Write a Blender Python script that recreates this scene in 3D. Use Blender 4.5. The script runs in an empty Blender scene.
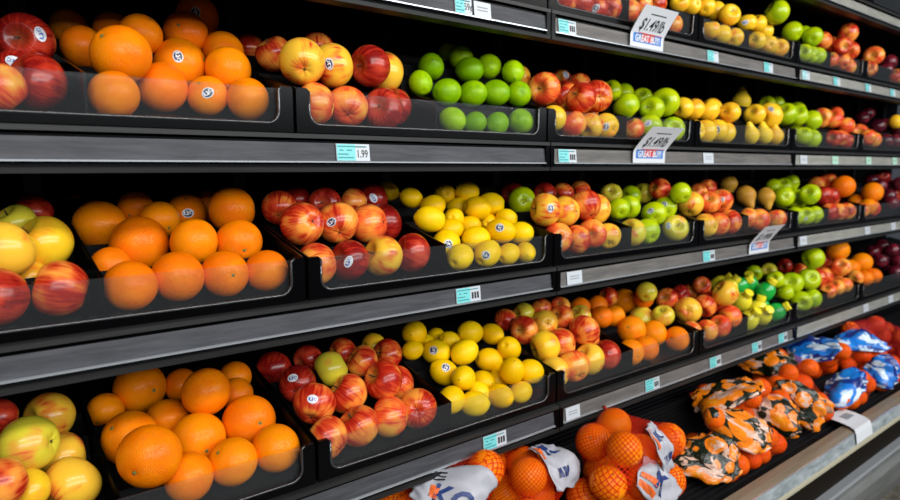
import bpy, bmesh, math, random
from mathutils import Vector, Matrix, Quaternion, Euler
from mathutils.bvhtree import BVHTree
PI = math.pi
scene = bpy.context.scene
COL = scene.collection
random.seed(11)

# ------------------------------------------------------------------ camera
# X runs along the display, Y into it, Z up; the third rail's lip is at z = 0
CAM = Vector((-0.47467735, -1.0001482, -0.00827446))
cam_d = bpy.data.cameras.new('camera')
cam = bpy.data.objects.new('camera', cam_d)
COL.objects.link(cam)
right = Vector((0.78211092, -0.62313924, 0.0))
down = Vector((-0.08014223, -0.10058765, -0.99169519))
fwd = Vector((0.61796418, 0.77561564, -0.12861047))
cam.matrix_world = Matrix(((right.x, -down.x, -fwd.x, CAM.x), (right.y, -down.y, -fwd.y, CAM.y),
                           (right.z, -down.z, -fwd.z, CAM.z), (0, 0, 0, 1)))
cam_d.sensor_width = 36.0
cam_d.lens = 36.0 * 640.0 / 900.0
cam_d.clip_start = 0.02
cam_d.dof.use_dof = True
cam_d.dof.focus_distance = 1.15
cam_d.dof.aperture_fstop = 3.8
scene.camera = cam

# ------------------------------------------------------------------ light and exposure
scene.view_settings.view_transform = 'Standard'
scene.view_settings.look = 'None'
scene.view_settings.gamma = 1.0
scene.view_settings.exposure = -0.58
world = bpy.data.worlds.new('store_air')
scene.world = world
world.use_nodes = True
world.node_tree.nodes['Background'].inputs[0].default_value = (0.75, 0.85, 1.0, 1)
world.node_tree.nodes['Background'].inputs[1].default_value = 0.11

def area(name, loc, rot, sx, sy, power, colour):
    d = bpy.data.lights.new(name, 'AREA')
    d.shape = 'RECTANGLE'; d.size = sx; d.size_y = sy; d.energy = power; d.color = colour
    o = bpy.data.objects.new(name, d); COL.objects.link(o)
    o.location = loc; o.rotation_euler = rot
    return o
# rows of ceiling fluorescents over the aisle in front of the case
area('aisle_light', (0.9, -2.0, 1.35), (math.radians(52), 0, 0), 5.5, 0.25, 122, (1.0, 0.97, 0.92))
area('far_aisle_light', (0.9, -3.2, 0.85), (math.radians(74), 0, 0), 7.0, 0.6, 205, (0.93, 0.97, 1.0))

# ------------------------------------------------------------------ helpers
def mat(name):
    m = bpy.data.materials.new(name); m.use_nodes = True
    return m, m.node_tree.nodes, m.node_tree.links, m.node_tree.nodes['Principled BSDF']
def simple(name, col, rough=0.5, metal=0.0, spec=0.5, coat=0.0):
    m, N, L, b = mat(name)
    b.inputs['Base Color'].default_value = (*col, 1); b.inputs['Roughness'].default_value = rough
    b.inputs['Metallic'].default_value = metal; b.inputs['Specular IOR Level'].default_value = spec
    b.inputs['Coat Weight'].default_value = coat
    return m
def worn(name, col, col2, rough, scale=(6, 40, 40), metal=0.0, bump=0.0, spec=.5):
    """A surface with streaky scuffs."""
    m, N, L, b = mat(name)
    tc = N.new('ShaderNodeTexCoord'); mp = N.new('ShaderNodeMapping'); mp.inputs['Scale'].default_value = scale
    nz = N.new('ShaderNodeTexNoise'); nz.inputs['Scale'].default_value = 1.0; nz.inputs['Detail'].default_value = 6
    nz.inputs['Roughness'].default_value = .65
    rp = N.new('ShaderNodeValToRGB')
    rp.color_ramp.elements[0].position = .35; rp.color_ramp.elements[0].color = (*col, 1)
    rp.color_ramp.elements[1].position = .72; rp.color_ramp.elements[1].color = (*col2, 1)
    L.new(tc.outputs['Object'], mp.inputs[0]); L.new(mp.outputs[0], nz.inputs['Vector'])
    L.new(nz.outputs[0], rp.inputs[0]); L.new(rp.outputs[0], b.inputs['Base Color'])
    b.inputs['Roughness'].default_value = rough; b.inputs['Metallic'].default_value = metal
    b.inputs['Specular IOR Level'].default_value = spec
    if bump:
        bp = N.new('ShaderNodeBump'); bp.inputs['Strength'].default_value = bump; bp.inputs['Distance'].default_value = .002
        L.new(nz.outputs[0], bp.inputs['Height']); L.new(bp.outputs[0], b.inputs['Normal'])
    return m
def link_mesh(name, me, m=None, parent=None):
    o = bpy.data.objects.new(name, me); COL.objects.link(o)
    if m is not None and not me.materials: me.materials.append(m)
    if parent is not None: o.parent = parent
    return o
def bm_obj(name, bm, m, parent=None, smooth=False, bevel=0.0, seg=2):
    if bevel:
        bmesh.ops.bevel(bm, geom=[e for e in bm.edges if len(e.link_faces) == 2 and e.calc_face_angle(0) > .5], offset=bevel, segments=seg, affect='EDGES', profile=.6)
    bmesh.ops.recalc_face_normals(bm, faces=bm.faces)
    me = bpy.data.meshes.new(name); bm.to_mesh(me); bm.free()
    if smooth:
        for p in me.polygons: p.use_smooth = True
    return link_mesh(name, me, m, parent)
def hexa(bm, pts):
    """pts: 8 corners, bottom four then top four, both the same way round"""
    v = [bm.verts.new(p) for p in pts]
    for f in ((0, 1, 2, 3), (7, 6, 5, 4), (0, 4, 5, 1), (1, 5, 6, 2), (2, 6, 7, 3), (3, 7, 4, 0)):
        bm.faces.new([v[i] for i in f])
def box(bm, x0, x1, y0, y1, z0, z1):
    hexa(bm, [(x0, y0, z0), (x1, y0, z0), (x1, y1, z0), (x0, y1, z0), (x0, y0, z1), (x1, y0, z1), (x1, y1, z1), (x0, y1, z1)])
def extrude_yz(bm, prof, x0, x1):
    a = [bm.verts.new((x0, y, z)) for y, z in prof]; b = [bm.verts.new((x1, y, z)) for y, z in prof]
    n = len(prof)
    for i in range(n): bm.faces.new([a[i], a[(i + 1) % n], b[(i + 1) % n], b[i]])
    bm.faces.new(a[::-1]); bm.faces.new(b)
def tube(bm, pts, r, n=8, closed=False):
    rings = []
    P = [Vector(p) for p in pts]
    up = Vector((.13, .97, .2)).normalized()
    for i, p in enumerate(P):
        t = (P[min(i + 1, len(P) - 1)] - P[max(i - 1, 0)]).normalized()
        s = t.cross(up).normalized(); q = s.cross(t).normalized()
        rings.append([bm.verts.new(p + s * math.cos(k * 2 * PI / n) * r + q * math.sin(k * 2 * PI / n) * r) for k in range(n)])
    for i in range(len(P) - 1):
        for k in range(n): bm.faces.new([rings[i][k], rings[i][(k + 1) % n], rings[i + 1][(k + 1) % n], rings[i + 1][k]])
    bm.faces.new(rings[0][::-1]); bm.faces.new(rings[-1])
def tag(o, label=None, cat=None, group=None, kind=None):
    if label: o['label'] = label
    if cat: o['category'] = cat
    if group: o['group'] = group
    if kind: o['kind'] = kind
    return o
def empty(name, loc, label, cat, group=None):
    o = bpy.data.objects.new(name, None); COL.objects.link(o); o.location = loc; o.empty_display_size = .02
    return tag(o, label, cat, group)
def child(parent, o):
    o.parent = parent; o.location = (0, 0, 0)
    return o
def text_mesh(body, size, shear=0.0, bold=0.0, font_x=1.0):
    """Flat glyph mesh in the XY plane, centred on its own box."""
    cu = bpy.data.curves.new('writing', 'FONT'); cu.body = body; cu.size = size; cu.shear = shear; cu.offset = bold
    cu.resolution_u = 3
    to = bpy.data.objects.new('writing', cu); COL.objects.link(to)
    dg = bpy.context.evaluated_depsgraph_get()
    me = bpy.data.meshes.new_from_object(to.evaluated_get(dg))
    bpy.data.objects.remove(to); bpy.data.curves.remove(cu)
    xs = [v.co.x for v in me.vertices]; ys = [v.co.y for v in me.vertices]
    cx, cy = (min(xs) + max(xs)) / 2, (min(ys) + max(ys)) / 2
    for v in me.vertices: v.co.x = (v.co.x - cx) * font_x; v.co.y -= cy
    me.materials.clear()
    return me

# ------------------------------------------------------------------ materials
BLACK = simple('black_plastic', (.0015, .0015, .0018), .20, spec=.10)
BEAD = simple('highlight_grey_bead', (.03, .03, .032), .16, spec=.8)  # grey base colour stands in for highlights along the black rim
BLACK_MATTE = worn('black_powder_coat', (.002, .002, .0025), (.006, .006, .007), .6, (30, 30, 30), spec=.1)
RAIL = worn('rail_steel', (.012, .0125, .0125), (.028, .028, .027), .45, (3, 60, 60), spec=.25)
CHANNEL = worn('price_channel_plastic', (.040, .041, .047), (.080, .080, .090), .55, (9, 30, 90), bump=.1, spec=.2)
CHANNEL_SHEEN = worn('sheen_channel_plastic', (.085, .080, .078), (.16, .15, .14), .5, (9, 30, 90), bump=.1, spec=.25)  # lighter tone paints in the sheen of a more oblique view
CHANNEL_PALE = worn('pale_sheen_channel_plastic', (.19, .19, .17), (.30, .295, .265), .5, (9, 30, 90), bump=.1, spec=.25)  # palest tone carries grazing reflections and bright light in its colour
LIP = simple('channel_lip', (.55, .58, .62), .22, metal=.6)
CREAM = simple('cream_enamel', (.38, .35, .25), .45)
TAN = worn('tan_enamel', (.17, .135, .09), (.25, .205, .145), .5, (3, 40, 40))
DECK_CH = worn('deck_channel_plastic', (.15, .18, .19), (.42, .46, .48), .3, (14, 30, 50), bump=.15, spec=.9)
BUMPER = worn('grey_bumper', (.10, .105, .10), (.17, .175, .17), .5, (3, 20, 20))
FLOOR = worn('speckled_floor', (.05, .045, .035), (.16, .14, .11), .55, (40, 40, 40))
CARD = simple('white_card', (.58, .60, .63), .45)
CARD_GREY = simple('grey_white_card', (.50, .54, .58), .4)
TEAL = simple('teal_print', (.16, .58, .58), .45)
AQUA = simple('pale_aqua_print', (.40, .68, .70), .45)
MINT = simple('pale_mint_print', (.38, .62, .48), .45)
INK = simple('black_ink', (.01, .01, .012), .5)
NAVY = simple('navy_ink', (.01, .035, .16), .45)
BLUE_INK = simple('blue_ink', (.02, .16, .50), .45)
RED_INK = simple('red_ink', (.55, .03, .03), .45)
ORANGE_INK = simple('orange_ink', (.80, .14, .02), .45)
YELLOW_CAP = simple('yellow_cap', (.85, .72, .02), .35)
BOTTLE_Y = simple('yellow_bottle', (.85, .72, .03), .25, coat=.3)
BOTTLE_G = simple('green_bottle', (.01, .38, .05), .22, coat=.4)
STEMM = simple('woody_stem', (.045, .028, .012), .7)
STEM_G = simple('green_stem_button', (.14, .17, .04), .7)
CALYX = simple('dry_calyx', (.03, .02, .008), .9)

def node_math(N, L, op, a, b=None):
    n = N.new('ShaderNodeMath'); n.operation = op
    for i, v in enumerate((a, b)):
        if v is None: continue
        if isinstance(v, (int, float)): n.inputs[i].default_value = v
        else: L.new(v, n.inputs[i])
    return n.outputs[0]
def acrylic():
    m, N, L, b = mat('clear_acrylic')
    N.remove(b); out = N['Material Output']
    tr = N.new('ShaderNodeBsdfTransparent'); tr.inputs[0].default_value = (.93, .95, .95, 1)
    gl = N.new('ShaderNodeBsdfGlossy'); gl.inputs['Roughness'].default_value = .06
    df = N.new('ShaderNodeBsdfDiffuse'); df.inputs[0].default_value = (.80, .85, .9, 1)
    fr = N.new('ShaderNodeFresnel'); fr.inputs[0].default_value = 1.5
    mx = N.new('ShaderNodeMixShader'); mx2 = N.new('ShaderNodeMixShader'); mx2.inputs[0].default_value = .011
    L.new(tr.outputs[0], mx2.inputs[1]); L.new(df.outputs[0], mx2.inputs[2])
    ge = N.new('ShaderNodeNewGeometry')     # reflect only on the way in: the sheet is thin
    front = node_math(N, L, 'MULTIPLY', fr.outputs[0], node_math(N, L, 'SUBTRACT', 1.0, ge.outputs['Backfacing']))
    L.new(front, mx.inputs[0]); L.new(mx2.outputs[0], mx.inputs[1]); L.new(gl.outputs[0], mx.inputs[2])
    L.new(mx.outputs[0], out.inputs[0])
    return m
ACRYLIC = acrylic()

def mixcol(N, L, fac, a, b):
    n = N.new('ShaderNodeMix'); n.data_type = 'RGBA'
    for i, v in ((0, fac), (6, a), (7, b)):
        if isinstance(v, (int, float)): n.inputs[i].default_value = v
        elif isinstance(v, tuple): n.inputs[i].default_value = (*v, 1)
        else: L.new(v, n.inputs[i])
    return n.outputs[2]
def ramp(N, L, x, lo, hi):
    n = N.new('ShaderNodeMapRange'); n.interpolation_type = 'SMOOTHSTEP'
    L.new(x, n.inputs[0]); n.inputs[1].default_value = lo; n.inputs[2].default_value = hi
    return n.outputs[0]

def apple_mat(name, ground, blush, deep, cover, streak=.5, pole=(.45, .36, .04)):
    m, N, L, b = mat(name)
    tc = N.new('ShaderNodeTexCoord'); oi = N.new('ShaderNodeObjectInfo')
    sep = N.new('ShaderNodeSeparateXYZ'); L.new(tc.outputs['Object'], sep.inputs[0])
    rnd = node_math(N, L, 'MULTIPLY', oi.outputs['Random'], 37.0)
    # low-frequency blush
    n1 = N.new('ShaderNodeTexNoise'); n1.noise_dimensions = '4D'; n1.inputs['Scale'].default_value = 1.15; n1.inputs['Detail'].default_value = 1.5
    L.new(tc.outputs['Object'], n1.inputs['Vector']); L.new(rnd, n1.inputs['W'])
    # streaks from stem to calyx
    rho = node_math(N, L, 'SQRT', node_math(N, L, 'ADD', node_math(N, L, 'ADD', node_math(N, L, 'MULTIPLY', sep.outputs[0], sep.outputs[0]), node_math(N, L, 'MULTIPLY', sep.outputs[1], sep.outputs[1])), .002))
    cx = node_math(N, L, 'DIVIDE', sep.outputs[0], rho); cy = node_math(N, L, 'DIVIDE', sep.outputs[1], rho)
    cmb = N.new('ShaderNodeCombineXYZ'); L.new(cx, cmb.inputs[0]); L.new(cy, cmb.inputs[1])
    L.new(node_math(N, L, 'MULTIPLY', sep.outputs[2], .16), cmb.inputs[2])
    n2 = N.new('ShaderNodeTexNoise'); n2.noise_dimensions = '4D'; n2.inputs['Scale'].default_value = 7.0; n2.inputs['Detail'].default_value = 5
    L.new(cmb.outputs[0], n2.inputs['Vector']); L.new(rnd, n2.inputs['W'])
    s = node_math(N, L, 'ADD', node_math(N, L, 'MULTIPLY', node_math(N, L, 'SUBTRACT', n1.outputs[0], .5), 2.2),
                  node_math(N, L, 'MULTIPLY', node_math(N, L, 'SUBTRACT', n2.outputs[0], .5), streak))
    s = node_math(N, L, 'ADD', s, cover - .5)
    s = node_math(N, L, 'ADD', s, node_math(N, L, 'MULTIPLY', node_math(N, L, 'SUBTRACT', oi.outputs['Random'], .5), .25))
    f = ramp(N, L, s, -.32, .30)
    c = mixcol(N, L, f, ground, blush)
    f2 = ramp(N, L, node_math(N, L, 'ADD', s, node_math(N, L, 'MULTIPLY', node_math(N, L, 'SUBTRACT', n2.outputs[0], .5), 1.6)), .12, .60)
    c = mixcol(N, L, f2, c, deep)
    # yellow-green round the stem cavity
    pz = ramp(N, L, node_math(N, L, 'SUBTRACT', sep.outputs[2], rho), .22, .62)
    c = mixcol(N, L, node_math(N, L, 'MULTIPLY', pz, .75), c, pole)
    # pale lenticels
    vo = N.new('ShaderNodeTexVoronoi'); vo.inputs['Scale'].default_value = 9.0; L.new(tc.outputs['Object'], vo.inputs['Vector'])
    dots = node_math(N, L, 'LESS_THAN', vo.outputs['Distance'], .085)
    c = mixcol(N, L, node_math(N, L, 'MULTIPLY', dots, .35), c, (.85, .70, .42))
    L.new(c, b.inputs['Base Color'])
    b.inputs['Roughness'].default_value = .24; b.inputs['Specular IOR Level'].default_value = .38
    b.inputs['Coat Weight'].default_value = .06; b.inputs['Coat Roughness'].default_value = .10
    b.inputs['Subsurface Weight'].default_value = .0
    return m
def citrus_mat(name, col, col2, rough=.38, pore=24.0, bump=.45, spot=0.0):
    m, N, L, b = mat(name)
    tc = N.new('ShaderNodeTexCoord'); oi = N.new('ShaderNodeObjectInfo')
    n1 = N.new('ShaderNodeTexNoise'); n1.noise_dimensions = '4D'; n1.inputs['Scale'].default_value = 1.3; n1.inputs['Detail'].default_value = 3
    L.new(tc.outputs['Object'], n1.inputs['Vector']); L.new(node_math(N, L, 'MULTIPLY', oi.outputs['Random'], 23.0), n1.inputs['W'])
    s = node_math(N, L, 'ADD', n1.outputs[0], node_math(N, L, 'MULTIPLY', node_math(N, L, 'SUBTRACT', oi.outputs['Random'], .5), .55))
    c = mixcol(N, L, ramp(N, L, s, .25, .8), col, col2)
    if spot:
        n3 = N.new('ShaderNodeTexNoise'); n3.inputs['Scale'].default_value = 5.0; n3.inputs['Detail'].default_value = 5
        L.new(tc.outputs['Object'], n3.inputs['Vector'])
        c = mixcol(N, L, node_math(N, L, 'MULTIPLY', ramp(N, L, n3.outputs[0], .60, .70), spot), c, (.25, .12, .03))
    L.new(c, b.inputs['Base Color'])
    vo = N.new('ShaderNodeTexVoronoi'); vo.inputs['Scale'].default_value = pore; L.new(tc.outputs['Object'], vo.inputs['Vector'])
    bp = N.new('ShaderNodeBump'); bp.inputs['Strength'].default_value = bump; bp.inputs['Distance'].default_value = .02
    L.new(ramp(N, L, vo.outputs['Distance'], 0, .45), bp.inputs['Height']); L.new(bp.outputs[0], b.inputs['Normal'])
    b.inputs['Roughness'].default_value = rough - .06; b.inputs['Specular IOR Level'].default_value = .22
    return m
MATS = {
    'O': citrus_mat('orange_peel', (.88, .17, .0), (.97, .27, .0)),
    'N': citrus_mat('net_orange_peel', (.94, .18, .0), (.98, .27, .0)),
    'T': citrus_mat('mandarin_peel', (.96, .085, .0), (.98, .15, .0), rough=.33),
    'A': apple_mat('red_orange_apple_skin', (.92, .33, .045), (.62, .052, .014), (.38, .013, .005), .66, .75),
    'R': apple_mat('deep_red_apple_skin', (.62, .075, .03), (.42, .022, .009), (.22, .006, .005), .85, .7, (.40, .10, .03)),
    'Y': apple_mat('yellow_blushed_apple_skin', (.88, .50, .035), (.75, .12, .02), (.50, .02, .01), .30, .8),
    'P': apple_mat('orange_blushed_apple_skin', (.92, .40, .05), (.84, .125, .025), (.66, .045, .015), .60, .6),
    'G': apple_mat('green_apple_skin', (.46, .56, .002), (.36, .50, .002), (.26, .42, .002), .45, .3, (.42, .52, .04)),
    'Z': apple_mat('yellow_green_blushed_skin', (.66, .56, .035), (.74, .32, .04), (.66, .12, .04), .30, .5),
    'K': apple_mat('golden_apple_skin', (.92, .56, .018), (.90, .40, .018), (.86, .26, .02), .35, .3, (.6, .5, .03)),
    'L': citrus_mat('lemon_peel', (.88, .50, .0), (.95, .62, .002), .36, 16, .3),
    'M': citrus_mat('lime_peel', (.17, .36, .0), (.34, .56, .002), .28, 15, .3),
    'B': citrus_mat('brown_pear_skin', (.42, .20, .02), (.62, .34, .035), .5, 30, .1, .5),
    'W': citrus_mat('yellow_pear_skin', (.88, .48, .02), (.92, .62, .03), .38, 30, .1, .2),
    'D': apple_mat('dark_plum_skin', (.16, .01, .02), (.07, .004, .012), (.03, .002, .008), .6, .3, (.1, .01, .02)),
}
def sticker_mat(name, rim, core, word):
    m, N, L, b = mat(name)
    uv = N.new('ShaderNodeTexCoord'); sep = N.new('ShaderNodeSeparateXYZ'); L.new(uv.outputs['UV'], sep.inputs[0])
    x = node_math(N, L, 'SUBTRACT', sep.outputs[0], .5); y = node_math(N, L, 'SUBTRACT', sep.outputs[1], .5)
    r = node_math(N, L, 'SQRT', node_math(N, L, 'ADD', node_math(N, L, 'MULTIPLY', x, x), node_math(N, L, 'MULTIPLY', y, y)))
    nz = N.new('ShaderNodeTexNoise'); nz.inputs['Scale'].default_value = 7.0; nz.inputs['Detail'].default_value = 1
    L.new(uv.outputs['UV'], nz.inputs['Vector'])
    band = node_math(N, L, 'LESS_THAN', node_math(N, L, 'ABSOLUTE', y), .2)
    w = node_math(N, L, 'MULTIPLY', band, node_math(N, L, 'GREATER_THAN', nz.outputs[0], .5))
    c = mixcol(N, L, w, core, word)
    c = mixcol(N, L, node_math(N, L, 'GREATER_THAN', r, .40), c, rim)
    L.new(c, b.inputs['Base Color']); b.inputs['Roughness'].default_value = .3
    return m
STICK_DARK = sticker_mat('dark_oval_sticker', (.62, .64, .68), (.015, .02, .06), (.75, .76, .8))
STICK_WHITE = sticker_mat('white_sticker', (.72, .74, .78), (.70, .72, .76), (.03, .10, .40))

def printed(name, base, blobs, white, dark, scale):
    """Printed film: slices of fruit, dark gaps and pale lettering blocks."""
    m, N, L, b = mat(name)
    uv = N.new('ShaderNodeTexCoord'); oi = N.new('ShaderNodeObjectInfo')
    add = N.new('ShaderNodeVectorMath'); add.operation = 'ADD'; L.new(uv.outputs['UV'], add.inputs[0])
    cmb = N.new('ShaderNodeCombineXYZ'); L.new(node_math(N, L, 'MULTIPLY', oi.outputs['Random'], 5.0), cmb.inputs[0]); L.new(cmb.outputs[0], add.inputs[1])
    vo = N.new('ShaderNodeTexVoronoi'); vo.inputs['Scale'].default_value = scale; vo.inputs['Randomness'].default_value = .8
    L.new(add.outputs[0], vo.inputs['Vector'])
    n1 = N.new('ShaderNodeTexNoise'); n1.inputs['Scale'].default_value = scale * 1.1; n1.inputs['Detail'].default_value = 3; n1.inputs['Distortion'].default_value = .8
    L.new(add.outputs[0], n1.inputs['Vector'])
    c = mixcol(N, L, ramp(N, L, vo.outputs['Distance'], .05, .42), blobs, base)
    c = mixcol(N, L, ramp(N, L, node_math(N, L, 'ADD', vo.outputs['Distance'], node_math(N, L, 'MULTIPLY', n1.outputs[0], .35)), .74, .78), c, dark)
    mp = N.new('ShaderNodeMapping'); mp.inputs['Scale'].default_value = (scale * .8, scale * 1.5, 1); mp.inputs['Location'].default_value = (3.1, .7, 0)
    L.new(add.outputs[0], mp.inputs[0])
    n2 = N.new('ShaderNodeTexNoise'); n2.inputs['Scale'].default_value = 1.0; n2.inputs['Detail'].default_value = 2.5; n2.inputs['Distortion'].default_value = 1.0
    L.new(mp.outputs[0], n2.inputs['Vector'])
    c = mixcol(N, L, ramp(N, L, n2.outputs[0], .57, .62), c, white)
    L.new(c, b.inputs['Base Color']); b.inputs['Roughness'].default_value = .22; b.inputs['Coat Weight'].default_value = .2
    b.inputs['Coat Roughness'].default_value = .1
    bp = N.new('ShaderNodeBump'); bp.inputs['Strength'].default_value = .5; bp.inputs['Distance'].default_value = .006
    n4 = N.new('ShaderNodeTexNoise'); n4.inputs['Scale'].default_value = 9; n4.inputs['Detail'].default_value = 3; n4.inputs['Distortion'].default_value = 2
    L.new(uv.outputs['UV'], n4.inputs['Vector']); L.new(n4.outputs[0], bp.inputs['Height']); L.new(bp.outputs[0], b.inputs['Normal'])
    return m
FILM_ORANGE = printed('orange_printed_film', (.88, .22, .006), (.92, .34, .015), (.70, .44, .33), (.008, .014, .006), 4.2)
FILM_BLUE = printed('blue_printed_film', (.01, .17, .62), (.01, .26, .80), (.62, .76, .88), (.008, .03, .22), 3.2)
FILM_WHITE = worn('white_bag_label', (.34, .34, .38), (.44, .44, .49), .4, (8, 8, 8), bump=.3)

def net_mat(name, col, dens, w, haze):
    m, N, L, b = mat(name)
    out = N['Material Output']
    uv = N.new('ShaderNodeTexCoord'); sep = N.new('ShaderNodeSeparateXYZ'); L.new(uv.outputs['UV'], sep.inputs[0])
    a = node_math(N, L, 'ADD', node_math(N, L, 'MULTIPLY', sep.outputs[0], dens), node_math(N, L, 'MULTIPLY', sep.outputs[1], dens * .55))
    c = node_math(N, L, 'SUBTRACT', node_math(N, L, 'MULTIPLY', sep.outputs[0], dens), node_math(N, L, 'MULTIPLY', sep.outputs[1], dens * .55))
    la = node_math(N, L, 'LESS_THAN', node_math(N, L, 'FRACT', a), w); lc = node_math(N, L, 'LESS_THAN', node_math(N, L, 'FRACT', c), w)
    al = node_math(N, L, 'MAXIMUM', node_math(N, L, 'MAXIMUM', la, lc), haze)
    b.inputs['Base Color'].default_value = (*col, 1); b.inputs['Roughness'].default_value = .5; b.inputs['Specular IOR Level'].default_value = .08
    L.new(al, b.inputs['Alpha'])
    return m
NET_RED = net_mat('red_net', (.62, .022, .004), 64, .18, .07)
NET_FINE = net_mat('fine_orange_net', (.50, .05, .006), 90, .12, .02)
NET_DARK = net_mat('crimson_net', (.32, .014, .02), 60, .28, .12)
NET_CLEAR = net_mat('clear_film', (.75, .65, .65), 3, .03, .18)

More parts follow.
